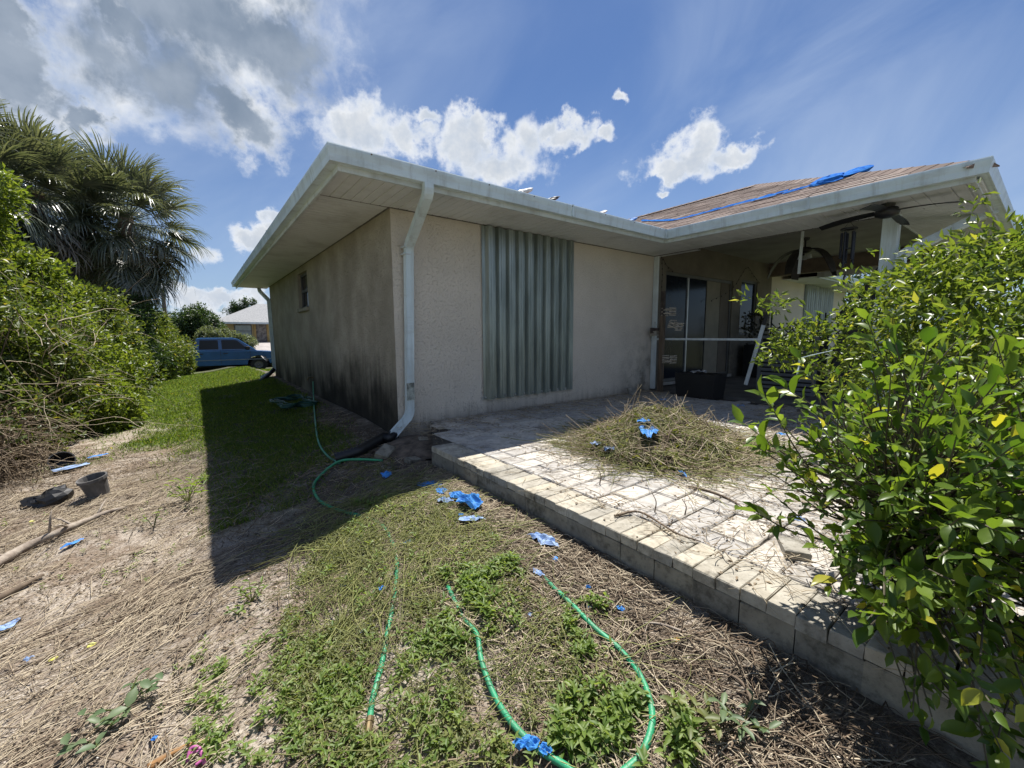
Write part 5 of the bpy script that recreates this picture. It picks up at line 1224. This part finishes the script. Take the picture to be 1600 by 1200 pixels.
V1, F1, r1 = straw_arrays(PL, RNG.uniform(.001, .0026, n)); put_stuff('dry_straw', V1, F1, m_straw, r1, 'dry straw scattered over the patio pavers and edge stones', 'straw')
# ------------------------------------------------------------------ heap of pulled vines on the patio
PC = np.array([1.66, -2.40, 0.]); PRX, PRY, PH = .82, .72, .26
def pile_h(X, Y):
    u = (X-PC[0]); v = (Y-PC[1]); c, s = math.cos(.25), math.sin(.25); a = (u*c+v*s)/PRX; b = (-u*s+v*c)/PRY
    r2 = a*a+b*b; return PH*np.clip(1.0-r2*(.75+.6*vnoise(X*2.1+5, Y*2.1)), 0, 1)**.9*(.25+.85*vnoise(X*2.6, Y*2.6+2)+.6*vnoise(X*6, Y*6))
wp = thing('weed_pile', 'heap of pulled dry vines and weeds on the sunlit patio', 'weed pile', tuple(PC))
V = []; F = []; n = 34
for i in range(n+1):
    for j in range(n+1): x = PC[0]+(i/n-.5)*2.3; y = PC[1]+(j/n-.5)*2.1; V.append((x, y, float(pile_h(x, y))*.72-.03))
for i in range(n):
    for j in range(n): a = i*(n+1)+j; F.append((a, a+n+1, a+n+2, a+1))
MB().add(V, F).build('core', mat('heap_core', (.06, .048, .028), .95, .5, 30, .8, 90), wp, fix=False, smooth=True)
def pile_stems(n, L, r, m, nm, wig, up):
    X = PC[0]+RNG.uniform(-1.1, 1.1, n)*PRX; Y = PC[1]+RNG.uniform(-1.1, 1.1, n)*PRY; k = (pile_h(X, Y) > .012) | (RNG.rand(n) < .12); X, Y = X[k], Y[k]; n = len(X)
    PL = curl(n, np.stack([X, Y, 0*X], 1), RNG.uniform(*L, n), 8, wig, 0, None, .15)
    h = pile_h(PL[..., 0].ravel(), PL[..., 1].ravel()).reshape(PL.shape[:2]); PL[..., 2] = h*(.62+.42*RNG.rand(n, 1))+.008+np.abs(RNG.normal(size=h.shape))*.006+up*RNG.rand(n, 1)*np.linspace(0, 1, 8)[None]**2
    V, F, rr = straw_arrays(PL, RNG.uniform(*r, n)); o = link(nm, np_mesh(nm, V-PC, F, m, rr), wp); o['kind'] = 'stuff'
pile_stems(1100, (.2, .7), (.0014, .0042), m_straw, 'dry_stems', .34, .10)
pile_stems(3200, (.2, .65), (.0014, .0044), m_gstem, 'vine_stems', .40, .08)
pile_stems(420, (.25, .6), (.002, .005), m_straw, 'loose_ends', .2, .26)
pile_stems(500, (.15, .5), (.0025, .006), m_brush, 'dark_stems', .3, .12)
n = 6500; X = PC[0]+RNG.uniform(-1, 1, n)*PRX; Y = PC[1]+RNG.uniform(-1, 1, n)*PRY; h = pile_h(X, Y); k = h > .03; X, Y, h = X[k], Y[k], h[k]; n = len(X)
m_wilt = leafmat('wilted_leaf', (.085, .115, .025), (.25, .255, .07), .3, .55)
V, F, r = leaf_arrays(np.stack([X, Y, h*(.7+.4*RNG.rand(n))], 1), rdir(n), unit(rdir(n)+np.array([0, 0, .8])), RNG.uniform(.025, .065, n), RNG.uniform(.010, .026, n))
o = link('wilted_leaves', np_mesh('wilted_leaves', V-PC, F, m_wilt, r), wp); o['kind'] = 'stuff'
def pilept(px, py, dz=.02):
    z = .2
    for _ in range(25):
        P = at(px, py, 2, z); z = .5*z+.5*float(pile_h(P[0], P[1]))
    return (P[0], P[1], z+dz)
GP_ = 'torn tarp scraps on the weed pile and patio'
scrap(pilept(1012, 683, .012), .28, .52, .09, 'large shiny bright blue tarp piece on the weed pile', rot=-.9, group=GP_)
scrap(pilept(1006, 664, .01), .10, .15, .07, 'crumpled blue tarp piece just above the large shiny one on the pile', rot=.3, group=GP_)
scrap(pilept(1037, 628, .01), .10, .12, .06, 'faded blue tarp bit near the top of the weed pile', m_tarp2, .3, group=GP_)
scrap(pilept(952, 706, .0), .12, .14, .06, 'blue and pale tarp piece at the left foot of the weed pile', m_tarp2, .3, group=GP_)
scrap(pilept(930, 700, .02), .10, .16, .05, 'thin bluish tarp shred left of the pile foot on the pavers', m_tarp2, 1.3, group=GP_)
scrap(tuple(at(1065, 741, 2, .012)), .05, .2, .03, 'flat blue tarp strip on pavers in front of the weed pile', rot=-.7, group=GP_)
scrap(pilept(1156, 640, .03), .14, .14, .06, 'pale blue tarp bit at the right shoulder of the weed pile', m_tarp2, 1.0, group=GP_)
scrap(tuple(at(1222, 682, 2, .02)), .14, .12, .05, 'blue tarp scrap on the patio behind the citrus stems', rot=.4, group=GP_)
scrap(tuple(at(1246, 815, 2, .015)), .06, .09, .04, 'blue tarp scrap on debris among the citrus stems', m_tarp2, .4, group=GP_)

# ------------------------------------------------------------------ weeds
m_weed = leafmat('weed_leaf', (.085, .15, .024), (.20, .265, .06), .40, .5)
m_weed2 = leafmat('olive_weed', (.09, .12, .03), (.22, .235, .08), .35, .5)
def plants(Pb, hgt, nl, L, W, m, name, label=None, cat='weeds', parent=None, tpl=LEAF2, twig=True):
    n = len(Pb); hg = RNG.uniform(.5, 1, n)*hgt; lean = rdir(n)*.35; lean[:, 2] = 1; lean = unit(lean)
    q = np.tile(np.linspace(.15, 1, nl), n); B = np.repeat(Pb, nl, 0); ln = np.repeat(lean, nl, 0); H_ = np.repeat(hg, nl)
    P = B+ln*(H_*q)[:, None]; a = np.tile(np.arange(nl)*2.4, n)+np.repeat(RNG.rand(n)*6.28, nl); el = .15+.75*q*RNG.rand(len(q))
    D = np.stack([np.cos(a)*np.cos(el), np.sin(a)*np.cos(el), np.sin(el)], 1)+rdir(len(q))*.2
    Ls = L*(.6+.7*RNG.rand(len(q)))*(1.15-.4*q)
    V, F, r = leaf_arrays(P, D, unit(np.array([0, 0, 1.])+rdir(len(q))*.35), Ls, Ls*W, tpl)
    return V, F, r
def polyw(pts): return [tuple(on_ground(x, y)[:2]) for x, y in pts]
def fill(poly, n, seed=0, thr=.25):
    pa = np.array(poly); X = RNG.uniform(pa[:, 0].min(), pa[:, 0].max(), n); Y = RNG.uniform(pa[:, 1].min(), pa[:, 1].max(), n)
    k = inpoly(X, Y, poly) & (vnoise(X*3.3+seed, Y*3.3)*.6+vnoise(X*9, Y*9+seed)*.4 > thr+.3*RNG.rand(n)) & (X < -.17); X, Y = X[k], Y[k]; HP = np.array(HOSE)[:, :2]; dm = np.min((X[:, None]-HP[None, :, 0])**2+(Y[:, None]-HP[None, :, 1])**2, 1); k = (dm > .05**2) | (RNG.rand(len(X)) < .06); return on(X[k], Y[k])
A1 = polyw([(500, 850), (560, 790), (640, 775), (740, 800), (800, 860), (830, 930), (930, 1010), (1000, 1080), (1010, 1200), (480, 1215), (420, 1060), (455, 930)])
A2 = polyw([(690, 900), (800, 880), (850, 960), (830, 1050), (740, 1060), (690, 980)])
A3 = polyw([(870, 930), (950, 950), (980, 1020), (900, 1040)]); A4 = polyw([(880, 1090), (1010, 1090), (1090, 1140), (1080, 1210), (830, 1210)])
A5 = polyw([(500, 1000), (700, 990), (720, 1120), (480, 1130)]); A6 = polyw([(300, 1000), (470, 1000), (470, 1210), (300, 1190)])
A7 = polyw([(400, 700), (620, 720), (620, 790), (480, 830), (380, 760)])
for (poly, n, h, nl, L, W, m, lb, thr) in (
        (A1, 3000, .05, 6, .026, .34, m_weed2, 'low olive weeds covering the ground around the green hoses', .30),
        (A1, 620, .065, 7, .040, .34, m_weed, 'scattered taller bright weeds among the green hoses', .42),
        (A2, 330, .075, 8, .044, .34, m_weed, 'thick patch of bright green weeds between the hoses', .25),
        (A3, 120, .07, 7, .040, .38, m_weed, 'green weeds growing over the loop hose', .3),
        (A4, 130, .08, 8, .046, .38, m_weed, 'green weeds at the picture bottom inside the hose loop', .3),
        (A5, 230, .07, 7, .038, .34, m_weed, 'yellow green weeds around the brass end of the hose', .3),
        (A6, 110, .055, 7, .034, .40, m_weed, 'sparse small weeds on bare soil left of the brass end hose', .35),
        (A7, 900, .045, 5, .028, .22, m_weed2, 'shaded low weeds below the coiled drain pipe and hose bend', .3)):
    Pb = fill(poly, n*3, len(lb), thr); Pb = Pb[:n]; V, F, r = plants(Pb, h, nl, L, W, m, 'weeds', tpl=LEAF8 if L > .033 else LEAF2); put_stuff('weeds', V, F, m, r, lb, 'weeds')
n = 380; X = RNG.uniform(-3.4, -1.2, n); Y = RNG.uniform(-4, 1.5, n); k = vnoise(X*2+31, Y*2) > .62; V, F, r = plants(on(X[k], Y[k]), .045, 6, .024, .4, m_weed, 'weeds'); put_stuff('weeds', V, F, m_weed, r, 'scattered weed seedlings on the raked soil at left', 'weeds')
# trailing runners through the weed patch
pv = np.array(polyw([(470, 900), (640, 790), (800, 870), (960, 1010), (1010, 1190), (480, 1200)])); n = 900; X = RNG.uniform(pv[:, 0].min(), pv[:, 0].max(), n); Y = RNG.uniform(pv[:, 1].min(), pv[:, 1].max(), n); k = inpoly(X, Y, [tuple(q) for q in pv]); X, Y = X[k], Y[k]; n = len(X)
PL = curl(n, on(X, Y, .02), RNG.uniform(.2, .6, n), 9, .35, 0, None, .2); zg = gz(PL[..., 0].ravel(), PL[..., 1].ravel()).reshape(PL.shape[:2]); PL[..., 2] = zg+.012+.045*RNG.rand(n, 1)*np.sin(np.linspace(0, 3.1, 9))[None]+np.abs(RNG.normal(size=zg.shape))*.006; PL[..., 0] = np.minimum(PL[..., 0], -.14)
V, F, r = straw_arrays(PL, RNG.uniform(.0009, .0022, n)); put_stuff('runners', V, F, m_gstem, r, 'thin trailing weed runners over the ground between the hoses', 'weeds')
# single plants one can point at
def weed_plant(p, h, nl, L, W, m, label, ns=5, sp=.05, tpl=LEAF8):
    t = thing('weed_plant', label, 'weed', tuple(p), 'single weeds on the ground'); b = MB()
    for k in range(ns):
        a = k*2.4+random.random(); tip = Vector(p)+Vector((math.cos(a)*sp, math.sin(a)*sp, h*random.uniform(.6, 1))); mid = (Vector(p)+tip)/2+Vector((0, 0, h*.12)); b.tube([p, mid, tip], [.004, .003, .002], 5, cap=False)
        for j in range(nl):
            u = .35+.65*(j+1)/nl; q = Vector(p).lerp(tip, u); az_ = a+j*2.4; el = random.uniform(.0, .7)
            d = np.array([[math.cos(az_)*math.cos(el), math.sin(az_)*math.cos(el), math.sin(el)]])
            l = L*random.uniform(.7, 1.15); V, F, r = leaf_arrays(np.array([list(q)]), d, unit(np.array([[random.uniform(-.3, .3), random.uniform(-.3, .3), 1.]])), l, l*W, tpl)
            link('leaf', np_mesh('leaf', V-np.array(p), F, m, r), t)
    b.build('stem', m_weed2, t)
m_grey = leafmat('grey_leaf', (.07, .12, .05), (.13, .18, .085), .25, .5)
weed_plant(gpt(195, 1110), .09, 3, .062, .62, m_grey, 'grey green broad leaved weed on bare soil at lower left', 6, .11)
weed_plant(gpt(150, 1160), .05, 3, .055, .6, m_grey, 'grey green weed with round leaves just below the larger one', 3, .07)
weed_plant(gpt(294, 785), .2, 4, .09, .16, m_weed, 'upright bright green grassy weed beside the shadow edge', 9, .12)
weed_plant(gpt(312, 757), .12, 4, .06, .3, m_weed, 'small bright weed just above the grassy one at the shadow edge', 4, .07)
weed_plant(gpt(393, 940), .09, 4, .045, .36, m_weed, 'pale green weed on sand just outside the shadow corner', 5, .06)
weed_plant(gpt(372, 960), .05, 3, .04, .5, m_weed, 'tiny yellow green weed left of the shadow corner plant', 3, .04)
weed_plant(gpt(240, 825), .14, 3, .045, .4, m_weed, 'thin dark stemmed weed with yellow top on the litter', 3, .06)
weed_plant(gpt(1085, 1150), .09, 5, .05, .42, m_weed2, 'olive weed in dark litter below the patio wall', 6, .08)
weed_plant(gpt(1160, 1140), .08, 4, .05, .42, m_grey, 'grey green weed in shade near the lower right', 5, .07)
weed_plant(tuple(at(910, 618, 2, 0)), .12, 6, .03, .35, m_ld, 'small dark weed growing at the wall foot right of the shutter', 4, .05)
weed_plant(tuple(at(928, 620, 2, 0)), .06, 4, .025, .35, m_ld, 'tiny weed at the wall foot beside the small dark weed', 3, .04)
for (px, py, lb) in ((45, 820, 'round yellow fallen leaf on the litter below the black bag'), (136, 1018, 'bright yellow green fallen leaf on straw at left'), (75, 1040, 'pale green fallen leaf on straw near the left edge'), (1056, 1010, 'curled orange fallen leaf on straw below the patio wall')):
    p = gpt(px, py, .02); V, F, r = leaf_arrays(np.array([[0, 0, .0]]), np.array([[.8, .4, .1]]), np.array([[-.2, -.5, 1.]]), .04, .028, LEAF8)
    o = link('fallen_leaf', np_mesh('fallen_leaf', V, F, mat('yellow_leaf', (.50, .48, .05), .5, .2, 20) if 'orange' not in lb else mat('orange_leaf', (.5, .26, .06), .6, .3, 20), r), None, tuple(p)); tag(o, lb, 'leaf', 'fallen leaves')
# thin dry stalks standing between pavers
for (px, py, hh, lb) in ((937, 757, .13, 'thin dead stalk standing in a paver joint, left'), (1023, 800, .12, 'thin dead forked stalk standing near the patio edge, middle'), (1070, 805, .10, 'thin dead stalk standing in a paver joint, right')):
    p = at(px, py, 2, 0); branch([p, p+np.array([.01, .0, hh*.5]), p+np.array([-.02, .01, hh])], .0035, lb, m_twig, 'dead_stalk', 'stalk', 'dead stalks in the paver joints', 2)
# brick edging bits by the citrus
for (px, py, sz, rt, lb) in ((1268, 868, (.2, .1, .05), .5, 'tan edging brick lying by the citrus stems'),):
    p = at(px, py, 2, .03); o = link('edging_brick', block_mesh('edging_brick', *sz, .006, m_cap, .005), None, (p[0], p[1], .035)); o.rotation_euler = (.06, .1, rt); tag(o, lb, 'brick', 'edging bricks')

# ------------------------------------------------------------------ shrubs on the patio, right
m_cit = leafmat('citrus_leaf', (.04, .09, .012), (.145, .215, .03), .40, .36, c3=(.34, .33, .04), spec=.42)
m_cits = mat('citrus_stem', (.10, .085, .055), .8, .3, 20)
def citrus(label, base, ells, n, L, seed, hand=(), top=300):
    t = thing('citrus_bush', label, 'bush', base); rs = np.random.RandomState(seed); B = np.array(base)
    w = np.array([e[1][0]*e[1][1]*e[1][2] for e in ells])**.67; w = w/w.sum(); idx = rs.choice(len(ells), n, p=w)
    u = unit(rs.normal(size=(n, 3))); tips = np.array([e[0] for e in ells])[idx]+u*np.array([e[1] for e in ells])[idx]*(.2+.8*rs.rand(n, 1)**.5)
    tips = np.concatenate([tips, np.array(hand)]); nt = len(tips); mains = []; b = MB()
    for k in range(9):
        q = tips[rs.randint(nt)]; b0 = Vector(B+np.array([rs.uniform(-.12, .12), rs.uniform(-.12, .12), 0])); m1 = Vector(B*.5+q*.5)+Vector((0, 0, .05)); mains.append((b0, m1)); b.tube([b0, b0.lerp(m1, .5)+Vector(rs.normal(size=3)*.05), m1], [.013, .010, .006], 6, cap=False)
    P = []; D = []; N = []; Ls = []
    for ti, q in enumerate(tips):
        q = Vector(q); b0, m1 = min(mains, key=lambda e: (e[1]-q).length+rs.uniform(0, .25)); s_ = b0.lerp(m1, rs.uniform(.55, 1))
        ln = (q-s_).length; mid = s_.lerp(q, .5)+Vector(rs.normal(size=3)*.05)+Vector((0, 0, rs.uniform(-.06, .03)))
        pts = [Vector(v) for v in spline([s_, mid, q], 6)]; b.tube(pts, list(np.linspace(.0055, .0016, len(pts))), 4, cap=False)
        t_end = (q-mid).normalized(); reach = min(1., rs.uniform(.16, .30)/max(.05, ln)); nl = rs.randint(5, 10) if ti < n else 9; ph = rs.rand()*6.28
        sd = t_end.cross(Vector((0, 0, 1))); sd = sd.normalized() if sd.length > .1 else Vector((1, 0, 0)); up = sd.cross(t_end)
        size = rs.uniform(.6, 1.12) if ti < n else rs.uniform(1.15, 1.5)
        for j in range(nl):
            f = 1-reach*(1-j/(nl-1)) ; p = pts[min(len(pts)-1, int(f*(len(pts)-1)))].lerp(pts[min(len(pts)-1, int(f*(len(pts)-1))+1)], (f*(len(pts)-1)) % 1)
            a = ph+j*2.4; opn = rs.uniform(.7, 1.25) if j < nl-2 else rs.uniform(.15, .5)
            d = t_end*math.cos(opn)+(sd*math.cos(a)+up*math.sin(a))*math.sin(opn); d.z += rs.uniform(-.15, .25)
            nn = Vector((0, 0, 1))*.8+t_end*.5+Vector(rs.normal(size=3)*.3)
            P.append(p); D.append(d); N.append(nn); Ls.append(L*size*rs.uniform(.55, 1.1)*(1.0 if j > 1 else .8))
    P = np.array(P); D = unit(np.array(D)); N = unit(np.array(N)); Ls = np.array(Ls)
    px, py, dd = proj(P+D*Ls[:, None]*.5); vis = (dd > .2) & (px > -20) & (px < 1620) & (py > 0) & (py < 1220); size = np.where(vis, Ls/np.maximum(dd, .2), 0); order = np.argsort(-size); big = order[:top]; small = order[top:]
    tm = []
    for k in range(9):
        tp = LEAFBIG[0].copy(); tp[:, 2] *= rs.uniform(.3, 2.2); tp[:, 2] += tp[:, 0]**2*rs.uniform(-.35, .15); tp[:, 1] *= rs.uniform(.8, 1.15); tp[:, 1] += rs.uniform(-.14, .14)*np.sin(tp[:, 0]*3+k); tp[:, 2] += .03*np.sin(tp[:, 0]*9+k)*np.abs(tp[:, 1])*2
        tm.append(np_mesh('leaf', tp*np.array([1, .50, 1]), LEAFBIG[1], m_cit, smooth=True))
    for i in big:
        d = D[i]; s = unit(np.cross(N[i], d)); n2 = np.cross(d, s); o = link('leaf', tm[rs.randint(9)], t)
        R_ = Matrix((d, s, n2)).transposed().to_4x4(); o.matrix_local = Matrix.Translation(Vector(P[i]-B)) @ R_ @ Matrix.Scale(float(Ls[i]), 4)
    V, F, r = leaf_arrays(P[small], D[small], N[small], Ls[small], Ls[small]*.48, LEAF8); o = link('foliage', np_mesh('foliage', V-B, F, m_cit, r, smooth=True), t); o['kind'] = 'stuff'
    b.build('stem', m_cits, t, fix=False)
    return t
F_ = lambda x, y, d: tuple(far(x, y, d))
hands = [F_(1160, 660, 1.98), F_(1195, 618, 1.98), F_(1225, 605, 1.98), F_(1250, 560, 2.5), F_(1355, 500, 2.1), F_(1395, 520, 2.0), F_(1360, 560, 2.0), F_(1450, 540, 2.0), F_(1560, 590, 1.7), F_(1440, 660, 1.75), F_(1500, 640, 1.8), F_(1560, 670, 1.6), F_(1225, 700, 1.9), F_(1275, 700, 2.0),
         F_(1405, 775, 1.55), F_(1510, 800, 1.45), F_(1560, 830, 1.35), F_(1185, 700, 1.9), F_(1178, 800, 1.85), F_(1345, 850, 1.8), F_(1360, 890, 1.75), F_(1375, 960, 1.6), F_(1440, 930, 1.5), F_(1580, 720, 1.5), F_(1480, 700, 1.7), F_(1300, 640, 2.2), F_(1330, 700, 2.0)]
# note: the two lower citrus bushes grow from the gap between the patio stones
citrus('glossy citrus bush with large leaves on the patio edge, nearest the camera', (.72, -4.13, 0.),
       [(F_(1430, 740, 2.0), (.42, .36, .34)), (F_(1550, 720, 1.9), (.42, .38, .40)), (F_(1370, 660, 2.4), (.28, .28, .20)), (F_(1470, 870, 1.75), (.36, .30, .28)), (F_(1590, 870, 1.55), (.34, .3, .36)), (F_(1500, 610, 2.3), (.42, .4, .26)), (F_(1320, 780, 2.15), (.24, .22, .22)), (F_(1575, 1000, 1.5), (.22, .2, .22)), (F_(1400, 920, 1.75), (.18, .16, .14)), (F_(1620, 1000, 1.7), (.4, .4, .4)), (F_(1640, 780, 1.8), (.4, .4, .4)), (F_(1262, 760, 1.85), (.13, .13, .20)), (F_(1320, 700, 1.9), (.2, .18, .20)), (F_(1225, 685, 1.95), (.17, .15, .16)), (F_(1270, 640, 2.05), (.2, .18, .12)), (F_(1340, 830, 1.75), (.16, .14, .16))],
       500, .070, 41, hands)
m_lig = leafmat('privet_leaf', (.06, .105, .018), (.15, .195, .038), .42, .38, c3=(.26, .27, .05), spec=.45)
lt_, _ = shrub('large_shrub', 'tall small leaved shrub in front of the porch post and gutter corner', 'shrub', (3.35, -3.85, 0.),
      [(F_(1550, 510, 4.0), (.95, .7, .62)), (F_(1430, 500, 4.2), (.6, .6, .42)), (F_(1350, 575, 4.4), (.42, .45, .26)), (F_(1600, 445, 4.2), (.5, .5, .34)), (F_(1480, 440, 4.2), (.5, .45, .3)), (F_(1255, 525, 4.3), (.26, .2, .07)), (F_(1200, 470, 4.2), (.26, .2, .05)), (F_(1225, 555, 4.4), (.2, .2, .10)),
       (F_(1585, 640, 3.6), (.7, .6, .6)), (F_(1450, 640, 3.9), (.6, .5, .5)), (F_(1532, 305, 4.4), (.09, .09, .14)), (F_(1585, 375, 4.3), (.14, .14, .10)), (F_(1590, 560, 3.2), (.5, .4, .45))],
      2100, .062, m_lig, None, 42, W=.36, per=7, clump=.45, inner=.3, nst=26, stem_m=m_cits, tpl=LEAF2, stem_r=.016)
# pale blue cord tied to a twig
p = F_(1249, 560, 3.4)
o = MB().tube(spline([p, (p[0]+.01, p[1], p[2]-.05), (p[0]-.015, p[1], p[2]-.1), (p[0]+.01, p[1], p[2]-.15)], 5), .006, 6).tube(spline([p, F_(1268, 555, 3.4), F_(1300, 548, 3.5)], 4), .003, 5).build('tied_cord', mat('pale_cord', (.42, .52, .55), .7, .2, 20), None, origin=p); tag(o, 'pale blue cord tied to a twig of the tall shrub', 'cord')
